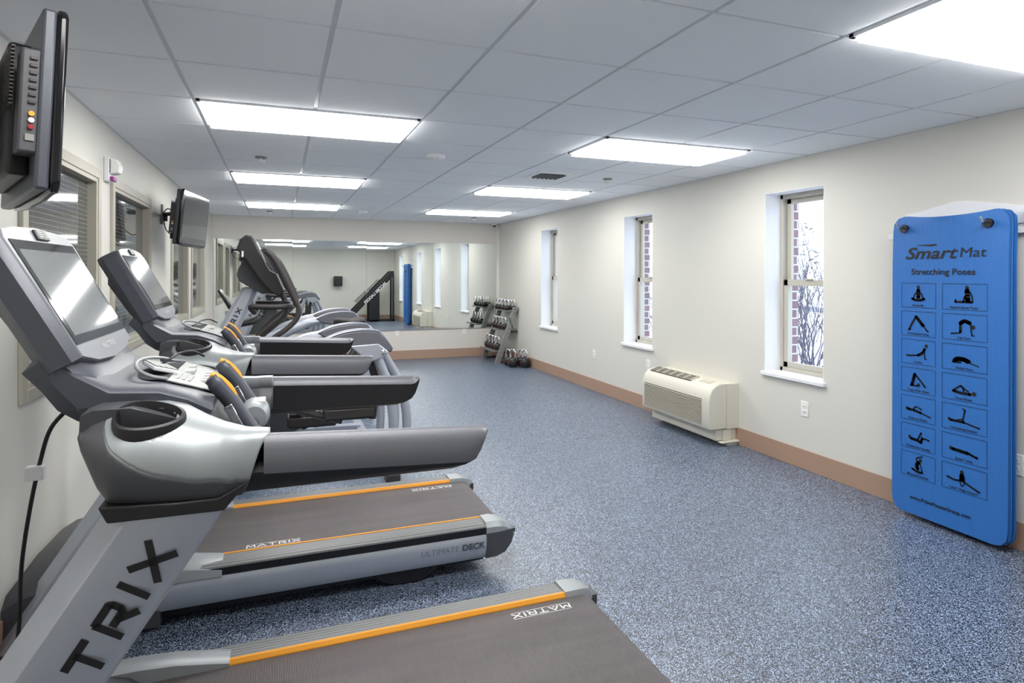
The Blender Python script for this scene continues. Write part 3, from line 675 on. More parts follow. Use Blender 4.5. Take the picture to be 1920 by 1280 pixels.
tv('wall_television', 'black television on a swing arm, screen facing the machines, mid left', (-.722, 6.13, 1.958), -.147-.0, .085, .80, .475)
t = thing('television_mount', 'black swing arm mount holding the mid left television to the wall', 'tv mount', (XL, 6.34, 2.02))
MB().box(0, .018, -.03, .03, -.09, .09).build('wall_plate', 'steel', t, bevel=.003)
MB().tube([(.015, 0, .0), (.09, -.10, .0), (.17, -.14, 0)], .018, 8).box(.02, .05, -.02, .02, -.06, -.01).build('arm', 'black', t)
MB().tube([(.02, 0, -.05), (.05, -.08, -.14), (.12, -.15, -.2), (.17, -.2, -.16)], .005, 6, 5).tube([(.02, 0, .02), (.06, -.05, .05), (.12, -.08, .02), (.17, -.15, .03)], .005, 6, 5).build('cables', 'black', t, smooth=True)

# ------------------------------------------------------------------ ellipticals
def elliptical(phase):
    t = thing('elliptical_trainer', 'x', 'elliptical')
    # mast (silver blade) and console
    rings = []
    for u in (0, .3, .6, 1.0):
        fx = -.93+u*.685; rx = -.70+u*.565; z = .06+u*1.33; hw = .10-.02*u
        rings.append([(fx, -hw*.6, z), (fx+.03, -hw, z), (rx-.03, -hw, z-.0), (rx, -hw*.6, z-.0), (rx, hw*.6, z), (rx-.03, hw, z), (fx+.03, hw, z), (fx, hw*.6, z)])
    mast = MB().loft(rings).build('mast', 'silver', t, bevel=.006)
    logo(Pl((-.316, -.0855, 1.118), (1, 0, 0), (0, .015, 1), .002), .030, math.atan2(1.33, .645), 'print', mast, gap=.7, sxx=.95, thick=.22)
    prof = [(-.268, 1.652), (-.248, 1.717), (-.212, 1.750), (-.172, 1.744), (-.085, 1.55), (-.06, 1.508), (-.018, 1.488), (.036, 1.362), (.004, 1.330), (-.05, 1.36), (-.13, 1.46), (-.21, 1.58)]
    MB().prism(prof, -.25, .25).build('console_head', 'black', t, bevel=.008)
    MB().prism([(-.166, 1.733), (-.09, 1.562), (-.082, 1.565), (-.158, 1.736)], -.2, .2).build('screen', 'screen', t)
    MB().prism([(-.02, 1.485), (.032, 1.370), (.040, 1.374), (-.012, 1.489)], -.2, .2).build('keypad', 'pad', t)
    MB().prism([(-.275, 1.48), (-.262, 1.525), (-.22, 1.60), (-.13, 1.47), (-.03, 1.37), (-.065, 1.35), (-.11, 1.345), (-.258, 1.435)], -.13, .13).build('console_neck', 'dark', t, bevel=.008)
    v = MB().box(-.236, -.224, -.2515, -.25, 1.60, 1.64)
    v.build('badge', 'key', t)
    # front drive shroud
    rings = []
    for y, k in ((-.16, .85), (-.12, 1), (.12, 1), (.16, .85)):
        rings.append([(-.86, y, .04), (-.80*1, y, .45*k), (-.62, y, .66*k), (-.35, y, .80*k), (-.12, y, .78*k), (-.05, y, .5*k), (-.1, y, .08), (-.3, y, .04)])
    MB().loft(rings).build('drive_shroud', 'dark', t, bevel=.015)
    MB().box(-.85, -.75, -.33, .33, 0, .06).build('front_foot', 'tube', t, bevel=.012)
    MB().box(.72, .82, -.36, .36, 0, .06).build('rear_foot', 'tube', t, bevel=.012)
    MB().box(-.75, .75, -.03, .03, .03, .10).build('base_beam', 'silver', t, bevel=.01)
    for s in (-1, 1):
        y = s*.30
        rings = []
        for x, z0, z1 in ((-.22, .74, .87), (0, .84, .955), (.2, .93, 1.025), (.36, .970, 1.050), (.5, .975, 1.06)):
            rings.append([(x, y-.035, z0+.02), (x, y-.045, (z0+z1)/2), (x, y-.03, z1-.01), (x, y, z1), (x, y+.03, z1-.01), (x, y+.045, (z0+z1)/2), (x, y+.035, z0+.02), (x, y, z0)])
        MB().loft(rings).build('side_beam', 'silver', t, smooth=True)
        hood = [(.28, 1.025), (.364, 1.062), (.443, 1.084), (.554, 1.095), (.666, 1.082), (.72, 1.02), (.765, .955), (.755, .925), (.69, .95), (.40, .965), (.33, .985)]
        hd = MB().prism(hood, y-.05, y+.05).build('rear_hood', 'rail', t, bevel=.014)
        for q in (-1, 1):
            MB().tube([(p[0], y+q*.049, p[1]+.0) for p in hood[:7]], .0035, 6, 3).build('hood_trim', 'silver', hd, smooth=True)
        MB().prism([(.46, .985), (.66, .995), (.735, .935), (.70, .895), (.60, .865), (.52, .93)], y-.056 if s < 0 else y+.040, y-.040 if s < 0 else y+.056).build('rear_plate', 'silver', t, bevel=.008)
        MB().lathe([(0, -.02), (.010, -.018), (.015, -.01), (.022, -.004), (.022, 0), (0, 0)], (.70, y-.056, .93), 14, 'y').build('bolt', 'chrome', t, smooth=True)
        for q, (x0, x1) in enumerate(((.665, .775), (.725, .885))):
            yy = y+(-.01 if q == 0 else .06*(-s))
            MB().tube([(x0-.01, yy, .90), (x0+(x1-x0)*.62, yy, .70), (x1-.012, yy, .52), (x1, yy, .36), (x1-.01, yy, .18), (x1-.04, yy, .04)], .033, 14, 6).build('rear_leg', 'silver', t, smooth=True)
        # moving arm: foam grip above a curved tube
        dx = phase*s*.035
        a = MB().tube([(.080+dx, y, 1.275), (.047+dx, y, 1.355), (-.018+dx, y, 1.500), (-.072+dx, y*1.0, 1.600), (-.100+dx, y*.97, 1.630), (-.115+dx, y*.93, 1.638)], lambda k: .021 if k < .9 else .017, 14, 5).build('arm_grip', 'foam', t, smooth=True)
        MB().tube([(.078+dx, y, 1.29), (.094+dx, y, 1.235), (.078+dx*.9, y, 1.175), (.03+dx*.8, y, 1.12), (-.05+dx*.6, y, 1.055), (-.18+dx*.4, y*.98, .945), (-.30, y*.9, .80), (-.40, y*.8, .6)], .018, 12, 6).build('arm_tube', 'tube', a, smooth=True)
        # pedal link and pedal
        px = .36+phase*s*.12; pz = .40+phase*s*.05; yp = s*.14
        MB().tube([(-.12, yp, .62), (.12, yp, .52), (px-.05, yp, pz-.03)], .026, 8).build('pedal_link', 'tube', t)
        MB().tube([(px+.16, yp*1.3, pz-.02), (px+.19, yp*1.5, .7), (.60, s*.24, .93)], .030, 8, 0, .7).build('swing_link', 'tube', t)
        pd = MB().box(px-.17, px+.17, yp-.065, yp+.065, pz-.015, pz+.012).build('pedal', 'black', t, bevel=.012)
        MB().box(px-.17, px+.17, yp-.075, yp-.062, pz, pz+.065).box(px-.18, px-.165, yp-.075, yp+.075, pz, pz+.075).box(px-.17, px+.17, yp+.062, yp+.075, pz, pz+.065).build('pedal_edge', 'tube', pd, bevel=.006)
    MB().tube([(-.16, -.13, 1.22), (-.18, -.22, 1.255), (-.16, -.27, 1.265), (-.05, -.28, 1.262), (.04, -.27, 1.262), (.08, -.2, 1.262), (.09, 0, 1.262), (.08, .2, 1.262), (.04, .27, 1.262), (-.05, .28, 1.262), (-.16, .27, 1.265), (-.18, .22, 1.255), (-.16, .13, 1.22)], .019, 12, 5).build('fixed_handlebar', 'foam', t, smooth=True)
    return t
e1 = elliptical(-1); e1.location = (0, 4.76, 0); e1['label'] = 'nearer elliptical trainer with dark foam arms, just beyond the treadmills'; e1['group'] = 'elliptical trainers by the left wall'
e2 = elliptical(-.25); e2.location = (.07, 6.92, 0); e2['label'] = 'farther elliptical trainer, beyond the exercise bike and closest to the mirror'; e2['group'] = 'elliptical trainers by the left wall'

# ------------------------------------------------------------------ exercise bike
t = thing('exercise_bike', 'black and silver upright exercise bike between the two elliptical trainers', 'exercise bike', (-.19, 5.85, 0))
MB().box(-.52, -.44, -.28, .28, 0, .07).box(.86, .94, -.28, .28, 0, .07).box(-.5, .9, -.035, .035, .03, .10).build('base_frame', 'silver', t, bevel=.01)
rings = []
for y, k in ((-.11, .9), (-.07, 1), (.07, 1), (.11, .9)):
    rings.append([(-.35, y, .1), (-.38, y, .35), (-.25, y, .62*k), (0, y, .70*k), (.3, y, .62*k), (.45, y, .4), (.42, y, .15), (.3, y, .08)])
MB().loft(rings).build('drive_shroud', 'dark', t, bevel=.015)
MB().tube([(.5, 0, .08), (.66, 0, .5), (.78, 0, 1.02)], .035, 12).build('seat_post', 'silver', t, smooth=True)
rings = []
for x, hw, z in ((.66, .02, 1.075), (.70, .032, 1.080), (.76, .055, 1.075), (.82, .09, 1.072), (.88, .12, 1.085), (.915, .12, 1.087), (.935, .09, 1.078)):
    rings.append([(x, hw*math.cos(a), z-.03+(.032 if math.sin(a) > 0 else .025)*math.sin(a)) for a in [2*PI*k/14 for k in range(14)]])
MB().loft(rings).build('saddle', 'foam', t, smooth=True)
MB().tube([(-.22, 0, .5), (-.20, 0, .85), (-.20, 0, 1.16)], .045, 12).build('mast', 'silver', t, smooth=True)
MB().prism([(-.21, 1.18), (-.30, 1.345), (-.285, 1.355), (-.18, 1.19)], -.12, .12).build('console', 'black', t, bevel=.01)
MB().prism([(-.190, 1.205), (-.184, 1.21), (-.278, 1.345), (-.284, 1.34)], -.10, .10).build('screen', 'screen', t)
MB().tube([(-.20, 0, 1.02), (-.16, -.15, 1.04), (-.08, -.22, 1.06), (.0, -.23, 1.08), (.04, -.19, 1.12)], .017, 10, 5).tube([(-.20, 0, 1.02), (-.16, .15, 1.04), (-.08, .22, 1.06), (.0, .23, 1.08), (.04, .19, 1.12)], .017, 10, 5).build('handlebar', 'foam', t, smooth=True)
for s in (-1, 1):
    MB().tube([(.05, s*.13, .36), (.05+s*.11, s*.15, .36-s*.12)], .014, 8).box(.05+s*.11-.05, .05+s*.11+.05, s*.15-.01+(-.09 if s < 0 else 0), s*.15+.01+(.09 if s > 0 else 0), .35-s*.12, .375-s*.12).build('pedal', 'tube', t, bevel=.004)
MB().tube([(.72, -.03, .72), (.96, -.10, .76), (1.0, -.10, .79)], .010, 8).lathe([(0, 0), (.022, .0), (.032, .012), (.024, .03), (0, .034)], (1.0, -.11, .79), 12, 'z').build('adjust_knob', 'black', t, smooth=True)

# ------------------------------------------------------------------ air conditioner
y0, y1 = 4.335, 5.37; xf = 3.452; zb, ztp = .150, .545
t = thing('air_conditioner', 'ivory through wall air conditioner under the wall between the windows', 'air conditioner', (XR, (y0+y1)/2, 0))
def L3(mb, *a, **k):
    o = mb.build(*a, **k); o.data.transform(Matrix.Translation((-XR, -(y0+y1)/2, 0))); return o
prof = [(xf+.012, zb), (xf, zb+.02), (xf, ztp-.16), (xf+.01, ztp-.10), (xf+.035, ztp-.05), (xf+.075, ztp-.018), (xf+.12, ztp-.003), (xf+.19, ztp), (xf+.19, zb)]
fc = L3(MB().prism(prof, y0, y1), 'front_cover', 'ac', t, bevel=.008)
L3(MB().box(xf+.192, XR-.001, y0+.004, y1-.004, zb-.005, ztp-.006), 'sleeve', 'ac', t, bevel=.004)
v = MB().box(xf-.0015, xf+.01, y0+.10, y1-.045, zb+.03, ztp-.14); L3(v, 'grille_backing', 'acdark', t)
v = MB(); n = 15
for k in range(n):
    z = zb+.034+k*(ztp-.14-zb-.034)/n; v.prism([(xf-.007, z), (xf-.009, z+.006), (xf+.002, z+.009), (xf+.002, z+.002)], y0+.10, y1-.045)
L3(v, 'intake_grille', 'acslat', t)
# top outlet on the slope between (xf+.035, ztp-.05) and (xf+.12, ztp-.003)
pa, pb = Vector((xf+.060, 0, ztp-.022)), Vector((xf+.155, 0, ztp+.007)); sl = (pb-pa).normalized(); nn = Vector((-sl.z, 0, sl.x))
def sp(a, y, h): p = pa+sl*a+nn*h; return (p.x, y, p.z)
L3(MB().loft([[sp(0, y0+.33, .002), sp(.10, y0+.33, .002), sp(.10, y1-.06, .002), sp(0, y1-.06, .002)], [sp(0, y0+.33, -.006), sp(.10, y0+.33, -.006), sp(.10, y1-.06, -.006), sp(0, y1-.06, -.006)]]), 'outlet_backing', 'acdark', t)
v = MB()
for k in range(5): a = .004+k*.0225; v.loft([[sp(a, y, .001), sp(a, y, .006), sp(a+.004, y, .006), sp(a+.004, y, .001)] for y in (y0+.33, y1-.06)])
for k in range(7): y = y0+.33+k*(y1-y0-.39)/6; v.loft([[sp(0, y-.006, .0), sp(0, y-.006, .01), sp(0, y+.006, .01), sp(0, y+.006, 0)], [sp(.10, y-.006, .0), sp(.10, y-.006, .01), sp(.10, y+.006, .01), sp(.10, y+.006, 0)]])
L3(v, 'outlet_louvres', 'acslat', t)
L3(MB().loft([[sp(.03, y, .001), sp(.03, y, .006), sp(.085, y, .006), sp(.085, y, .001)] for y in (y0+.10, y0+.24)]), 'control_door', 'acslat', t, bevel=.002)
L3(MB().box(xf+.10, XR-.002, y0+.03, y1-.03, .045, zb).box(xf+.16, xf+.25, y0+.01, y0+.05, .045, zb-.01), 'drain_base', 'ac', t, bevel=.004)
L3(MB().box(xf+.20, XR-.002, y0+.005, y1-.01, .0, .045).box(xf+.12, XR-.002, y0-.02, y0+.03, .030, .042), 'subbase', 'ac', t, bevel=.003)

# ------------------------------------------------------------------ mats and their rack
MX = 3.63; my0, my1 = 2.125, 2.785; mz0, mz1 = .030, 1.855
t = thing('mat_rack', 'white metal wall rack with two hooks holding the blue mats', 'rack', (XR, 2.44, 1.86))
def Lr(mb, *a, **k):
    o = mb.build(*a, **k); o.data.transform(Matrix.Translation((-XR, -2.44, -1.86))); return o
Lr(MB().prism([(2.90, 1.722), (2.02, 1.722), (2.02, 1.756), (2.90, 1.756)], XR-.035, XR-.001, 'x'), 'lower_arm', 'white', t, bevel=.003)
Lr(MB().prism([(2.80, 1.878), (2.68, 1.893), (2.49, 1.932), (2.41, 1.926), (2.12, 1.868), (2.02, 1.862), (2.02, 1.78), (2.80, 1.76)], XR-.012, XR-.001, 'x'), 'back_plate', 'white', t, bevel=.003)
Lr(MB().prism([(3.74, 1.862), (3.77, 1.862), (3.77, 1.73), (3.72, 1.73), (3.71, 1.80), (3.71, 1.86)], 2.085, 2.095).box(3.72, 3.765, 2.02, 2.10, 1.85, 1.862), 'side_bracket', 'white', t, bevel=.002)
for y, z in ((2.705, 1.782), (2.222, 1.782)):
    Lr(MB().tube([(XR, y, z-.0), (MX-.03, y, z+.003), (MX-.055, y, z+.006), (MX-.066, y+.002, z+.028)], .0065, 10, 4), 'hook', 'chrome', t, smooth=True)
# mats
def yoga(x, dy, dz, lab, front):
    th = .009; t = thing('exercise_mat', lab, 'exercise mat', (x, (my0+my1)/2+dy, mz0+dz), 0, None if front else 'blue mats hanging behind the chart mat')
    hw, h = (my1-my0)/2, mz1-mz0; r = .07
    # outline sampled as rows so the sheet can bow
    rows = 40; nc = 17
    def width(z):
        d = min(z, h-z)
        return hw if d > r else hw-r+math.sqrt(max(r*r-(r-d)**2, 0))
    mb = MB(); grid = []
    for side in (0, 1):
        g = []
        for i in range(rows+1):
            k = i/rows
            z = h*k if 4 < i < rows-4 else (h*(5/rows)*(1-math.cos(i/5*PI/2)) if i <= 4 else h-h*(5/rows)*(1-math.cos((rows-i)/5*PI/2)))
            row = []
            for j in range(nc):
                q = -1+2*j/(nc-1); y = q*width(z)
                sag = -.020*(1-q*q)*max(0, k-.9)/.1
                bow = .010*math.sin(k*PI)*0 + .012*math.cos(q*PI)*max(0, k-.85)/.15
                row.append(mb.b.verts.new((-bow+(th if side else 0), y, z+sag)))
            g.append(row)
        grid.append(g)
    for side in (0, 1):
        g = grid[side]
        for i in range(rows):
            for j in range(nc-1): mb.b.faces.new([g[i][j], g[i][j+1], g[i+1][j+1], g[i+1][j]])
    per = lambda g: [g[0][j] for j in range(nc)]+[g[i][nc-1] for i in range(1, rows+1)]+[g[rows][j] for j in range(nc-2, -1, -1)]+[g[i][0] for i in range(rows-1, 0, -1)]
    a, b = per(grid[0]), per(grid[1]); n = len(a)
    for i in range(n): mb.b.faces.new([a[i], a[(i+1) % n], b[(i+1) % n], b[i]])
    mb.build('foam_sheet', 'matblue', t, smooth=True)
    for y in (2.705, 2.222):
        MB().lathe([(.012, -.003), (.024, -.003), (.026, 0), (.026, .002), (.012, .002)], (-.010, y-(my0+my1)/2-dy, 1.782-mz0-dz-.004), 20, 'x').build('grommet', 'black', t, smooth=True)
    return t
fm = yoga(MX, 0, 0, 'blue stretching mat printed with pose drawings, front of the hanging stack', True)
for k in range(4): yoga(MX+.017+k*.017, (-.006, .004, -.008, .002)[k], .003*(k % 2), ('plain blue mat hanging directly behind the printed stretching mat', 'plain blue mat, third sheet from the front of the hanging stack', 'plain blue mat, second sheet from the wall in the hanging stack', 'plain blue mat closest to the wall in the hanging stack')[k], False)
H_ = mz1-mz0; hw = (my1-my0)/2
mp = Pl((-.0005, 0, 0), (0, -1, 0), (0, 0, 1), .0012)      # on the front face, seen from the room
def MPx(px, py):      # photo crop fraction (0..1 across, 0..1 down) -> mat plane
    return ((px-.5)*2*hw, H_*(1-py))
text('title_lettering', 'Smart', .098, Pl((-.0005, -MPx(.355, 0)[0], MPx(0, .145)[1]), (0, -1, 0), (0, 0, 1), .0022), 'print', fm, 1.30, .0018, .32)
text('title_lettering', 'Mat', .078, Pl((-.0005, -MPx(.725, 0)[0], MPx(0, .142)[1]), (0, -1, 0), (0, 0, 1), .0022), 'print', fm, 1.2, .0, .12)
mb = MB(); f = Pl((-.0005, 0, 0), (0, -1, 0), (0, 0, 1), .0024); a, b = MPx(.23, .100); c, d = MPx(.53, .094); mb.poly([f(a, b), f((a+c)/2, b-.010), f(c, d-.004), f(c, d), f((a+c)/2, b+.003)]); mb.build('title_swoosh', 'print', fm)
text('subtitle_lettering', 'Stretching Poses', .050, Pl((-.0005, -MPx(.47, 0)[0], MPx(0, .197)[1]), (0, -1, 0), (0, 0, 1), .0022), 'print', fm, 1.12, .0008)
text('web_lettering', 'www.PrismFitnessGroup.com', .028, Pl((-.0005, -MPx(.45, 0)[0], MPx(0, .948)[1]), (0, -1, 0), (0, 0, 1), .0022), 'print', fm, 1.05, .0008)
# poses: strokes as (points, width) plus heads as discs, unit panel 0..1
POSES = [
 ('Butterfly', [([(.5, .72), (.5, .40)], .17), ([(.5, .70), (.38, .55), (.33, .38)], .06), ([(.5, .70), (.62, .55), (.67, .38)], .06), ([(.28, .34), (.40, .28), (.60, .28), (.72, .34)], .11), ([(.5, .72), (.5, .8)], .05)], (.5, .86, .06)),
 ('Seated Spinal Twist', [([(.58, .76), (.60, .35)], .20), ([(.25, .28), (.5, .28), (.7, .28)], .09), ([(.25, .28), (.26, .38)], .05), ([(.48, .28), (.52, .5), (.6, .3)], .08), ([(.66, .7), (.72, .5), (.73, .27)], .06), ([(.58, .76), (.58, .82)], .05)], (.58, .88, .06)),
 ('Downward Dog', [([(.17, .22), (.28, .5), (.42, .8)], .09), ([(.42, .8), (.56, .6), (.68, .42)], .14), ([(.66, .5), (.78, .26), (.86, .18)], .06), ([(.13, .2), (.22, .22)], .05)], (.68, .44, .06)),
 ('Cat-Cow', [([(.40, .66), (.52, .76), (.66, .68)], .16), ([(.40, .66), (.40, .3)], .11), ([(.40, .26), (.25, .22), (.14, .2)], .06), ([(.68, .62), (.70, .4), (.72, .18)], .06), ([(.72, .17), (.78, .17)], .04)], (.75, .52, .065)),
 ('Cobra', [([(.08, .30), (.30, .32), (.50, .36)], .07), ([(.50, .36), (.66, .48), (.74, .66)], .12), ([(.72, .62), (.74, .4), (.75, .22)], .05), ([(.75, .21), (.81, .21)], .04)], (.80, .80, .06)),
 ('Childs Pose', [([(.24, .33), (.32, .42), (.5, .42), (.60, .36)], .19), ([(.18, .28), (.4, .28)], .07), ([(.66, .3), (.78, .25), (.90, .2)], .045)], (.64, .36, .06)),
 ('Toes Over Head', [([(.28, .28), (.34, .55), (.38, .75)], .14), ([(.38, .78), (.55, .55), (.76, .25)], .08), ([(.22, .24), (.5, .25)], .07)], (.52, .3, .06)),
 ('Knee Press', [([(.20, .33), (.4, .28), (.68, .28)], .12), ([(.22, .36), (.42, .58), (.50, .38)], .07), ([(.42, .56), (.62, .38)], .06)], (.78, .32, .065)),
 ('Knee to Chest', [([(.16, .42), (.38, .40), (.6, .34)], .11), ([(.6, .34), (.8, .28), (.95, .22)], .06), ([(.34, .44), (.42, .58), (.62, .50)], .06)], (.10, .44, .06)),
 ('Hamstring Stretch', [([(.14, .34), (.32, .34), (.5, .34)], .10), ([(.5, .34), (.7, .28), (.92, .22)], .065), ([(.46, .34), (.5, .6), (.53, .84)], .065), ([(.47, .9), (.54, .86)], .05), ([(.3, .38), (.46, .46)], .045)], (.09, .37, .055)),
 ('Thread the Needle', [([(.26, .38), (.44, .36), (.62, .30)], .12), ([(.5, .4), (.62, .72)], .08), ([(.62, .4), (.74, .5), (.9, .46)], .07), ([(.62, .3), (.66, .52)], .09)], (.20, .44, .06)),
 ('Spinal Twist', [([(.2, .40), (.4, .38), (.6, .36)], .14), ([(.6, .38), (.72, .32), (.86, .26)], .10)], (.14, .42, .06)),
 ('Mermaid Stretch', [([(.50, .35), (.46, .52), (.54, .66)], .15), ([(.30, .30), (.5, .22), (.66, .24)], .10), ([(.48, .6), (.46, .82), (.66, .94)], .055), ([(.58, .62), (.64, .4), (.66, .3)], .05)], (.60, .76, .06)),
 ('Inner Thigh Stretch', [([(.45, .66), (.46, .46)], .18), ([(.44, .44), (.26, .38), (.04, .44)], .08), ([(.48, .42), (.7, .28), (.93, .16)], .08), ([(.40, .6), (.40, .36), (.44, .2)], .045), ([(.52, .6), (.52, .36), (.47, .2)], .045)], (.45, .78, .06)),
]
rowsY = [.226+.0945*k for k in range(7)]
for k, (cap, strokes_, head) in enumerate(POSES):
    r_, c_ = k//2, k % 2
    fx0, fx1 = ((.095, .415), (.475, .845))[c_]; fy0 = rowsY[r_]; fy1 = fy0+.081
    ax0, ay0 = MPx(fx0, fy1); ax1, ay1 = MPx(fx1, fy0); pw, ph = ax1-ax0, ay1-ay0
    f = lambda a, b: mp(ax0+a*pw, ay0+b*ph)
    mb = MB(); fr = lambda a, b: mp(ax0+a, ay0+b)
    stroke(mb, fr, [(0, 0), (pw, 0), (pw, ph), (0, ph), (0, 0)], .0022)
    k_ = ph*1.0; sc = pw*.80
    fs = lambda a, b: mp(ax0+pw*.5+(a-.5)*sc, ay0+.02*ph+b*ph)
    for pts, t_ in strokes_:
        P3 = [(p.x, p.y) for p in smooth_path([(a, b, 0) for a, b in pts], 4)]
        PP = [(ax0+pw*.5+(a-.5)*sc, ay0+.05*ph+b*ph*.92) for a, b in P3]
        th = t_*ph*.92; m2 = lambda a, b: mp(a, b)
        stroke(mb, m2, PP, th)
        for q in (PP[0], PP[-1]):
            mb.poly([m2(q[0]+th/2*math.cos(2*PI*i/12), q[1]+th/2*math.sin(2*PI*i/12)) for i in range(12)])
    hx, hy, hr = head; cx, cy = ax0+pw*.5+(hx-.5)*sc, ay0+.05*ph+hy*ph*.92
    mb.poly([mp(cx+hr*1.15*ph*math.cos(2*PI*i/16), cy+hr*1.25*ph*math.sin(2*PI*i/16)) for i in range(16)])
    pn = mb.build('pose_print', 'print', fm)
    text('caption', cap, .017, Pl((-.0005, -(ax0+pw*.5), ay0+.055*ph), (0, -1, 0), (0, 0, 1), .0022), 'print', pn, 1.15, .0004)

# ------------------------------------------------------------------ kettlebell rack and kettlebells
RY0, RY1 = 9.60, 10.36
t = thing('kettlebell_rack', 'grey three tier kettlebell rack in the far right corner', 'rack', (3.40, (RY0+RY1)/2, 0))
def LK(mb, *a, **k):
    o = mb.build(*a, **k); o.data.transform(Matrix.Translation((-3.40, -(RY0+RY1)/2, 0))); return o
def upx(z): return 3.385+(z/.905)*.33
for y in (RY0, RY1-.05):
    u = LK(MB().prism([(upx(0)-.045, 0), (upx(0)+.045, 0), (upx(.93)+.03, .93), (upx(.93)-.055, .93)], y, y+.05), 'upright', 'steel', t, bevel=.003)
    hl = MB()
    for z in (.10, .17, .50, .57, .83, .89):
        if y == RY0: hl.lathe([(0, -.001), (.009, -.001), (.009, .002), (0, .002)], (upx(z), y-.0, z), 10, 'y')
        else: hl.lathe([(0, -.001), (.009, -.001), (.009, .002), (0, .002)], (upx(z), y+.05, z), 10, 'y')
    LK(hl, 'bolt_holes', 'black', u)
    LK(MB().box(upx(0)-.06, upx(0)+.06, y-.01, y+.06, 0, .008), 'foot_plate', 'steel', t)
    LK(MB().box(upx(0)+.02, XR-.05, y+.01, y+.04, .0, .03), 'base_leg', 'tube', t)
text_pl = None
SH = [(.205, .13), (.545, .12), (.868, .13)]
for z, dd in SH:
    x0 = upx(z)-.15; x1 = upx(z)+.17
    x1 = min(x1, XR-.01)
    LK(MB().prism([(x0, z-.012), (x0, z+.010), (x0+.006, z+.010), (x0+.006, z), (x1, z+.02), (x1, z+.008)], RY0+.051, RY1-.051), 'shelf', 'steel', t)
    LK(MB().box(upx(z)-.03, x1, RY0+.052, RY0+.075, z-.045, z-.012).box(upx(z)-.03, x1, RY1-.075, RY1-.052, z-.045, z-.012), 'shelf_arm', 'tube', t)
text('lettering', 'MATRIX', .045, Pl((upx(.68)-3.40, RY0-(RY0+RY1)/2, .68), (1, 0, 0), (0, 0, 1), .001), 'print', t, 1.1, .001, rotz=-math.atan2(.905, .33)+PI)
kb_lib = {}
def kettlebell(loc, r, rz, lab, group):
    key = round(r, 3)
    if key in kb_lib:
        return dup(kb_lib[key], loc, rz, lab, group)
    t = thing('kettlebell', lab, 'kettlebell', loc, rz, group); kb_lib[key] = t
    pr = [(0, 0), (r*.55, 0)]+[(r*math.cos(a), r*.92+r*math.sin(a)) for a in [(-.38+.88*k/12)*PI for k in range(1, 12)]]
    pr = [(0, 0), (r*.5, 0), (r*.55, .002)]+[(r*math.cos(a), r*.84+r*math.sin(a)) for a in [-.85+(2.25*k/12) for k in range(13)]]+[(0, r*1.84)]
    MB().lathe(pr, seg=24).build('body', 'kb', t, smooth=True)
    h = r*.95+.045; hwid = min(r*.62, .055)
    MB().tube([(0, -hwid*.8, r*1.55), (0, -hwid, r*1.85), (0, -hwid*.95, r*1.2+h*.95), (0, -hwid*.5, r*1.2+h*1.22), (0, 0, r*1.2+h*1.28), (0, hwid*.5, r*1.2+h*1.22), (0, hwid*.95, r*1.2+h*.95), (0, hwid, r*1.85), (0, hwid*.8, r*1.55)], .0135, 10, 5).build('handle', 'chrome', t, smooth=True, label='chrome handle')
    MB().lathe([(0, -.003), (r*.15, -.003), (r*.15, .002), (0, .002)], (-r*.985, 0, r*.84), 16, 'x').build('emblem', 'red', t)
    return t
ordn = ['nearest the camera', 'second from the camera', 'third from the camera', 'fourth from the camera', 'fifth from the camera']
for k in range(4):
    y = RY0+.13+k*.165
    kettlebell((upx(.205)-.03, y, .210), .068, .5, 'black kettlebell on the bottom rack shelf, '+ordn[k], 'kettlebells on the bottom shelf')
    kettlebell((upx(.545)-.03, y, .550), .060, .5, 'black kettlebell on the middle rack shelf, '+ordn[k], 'kettlebells on the middle shelf')
    kettlebell((upx(.868)-.095, y+.02, .873), .050, .5, 'small black kettlebell in the front row of the top shelf, '+ordn[k], 'kettlebells on the top shelf')
for k in range(5):
    kettlebell((3.705, RY0+.105+k*.13, .882), .042, .5, 'small black kettlebell in the back row of the top shelf, '+ordn[k], 'kettlebells on the top shelf')
for x, y, r, lab in ((3.50, 9.19, .092, 'large black kettlebell on the floor, front left of the floor group'), (3.665, 9.09, .092, 'large black kettlebell on the floor, closest to the right wall'),
                     (3.50, 9.40, .082, 'black kettlebell on the floor behind the front left one'), (3.68, 9.29, .082, 'black kettlebell on the floor between the rack and the right wall')):
    kettlebell((x, y, 0), r, .4, lab, 'kettlebells on the floor')

# ------------------------------------------------------------------ behind the camera, seen in the mirror
t = thing('ladder_climber', 'black inclined ladder climbing machine seen in the mirror', 'exercise machine', (2.75, .55, 0))
dirv = Vector((1.30, 0, 1.30)).normalized()
for s in (-1, 1):
    y = s*.24
    MB().prism([(-.72, .16), (-.60, .06), (.82, 1.52), (.80, 1.66), (.70, 1.66)], y-.03, y+.03).build('side_rail', 'black', t, bevel=.006)
    MB().prism([(0, .0), (.34, .0), (.34, 1.0), (0, .68)], y-.02, y+.02).build('side_panel', 'black', t, bevel=.004)
    MB().tube([(-.42, y, .62), (-.05, y, .98)], .012, 8).tube([(-.02, y, 1.0), (.35, y, 1.38)], .012, 8).build('hand_rail', 'black', t)
    MB().prism([(.76, 0), (.82, 0), (.82, 1.55), (.76, 1.55)], y-.02, y+.02).build('rear_post', 'black', t)
MB().box(-.70, .85, -.26, -.2, 0, .05).box(-.70, .85, .2, .26, 0, .05).build('base_frame', 'black', t)
for k in range(7):
    p = Vector((-.60, 0, .18))+dirv*(k*.3); MB().tube([(p.x, -.22, p.z), (p.x, .22, p.z)], .02, 10).build('rung', 'steel', t)
text('lettering', 'JACOBS LADDER', .13, Pl((.22, .271, .90), (-1, 0, 0), (0, 0, 1), .001), 'whiteprint', t, 1.0, .003, rotz=-PI/4)
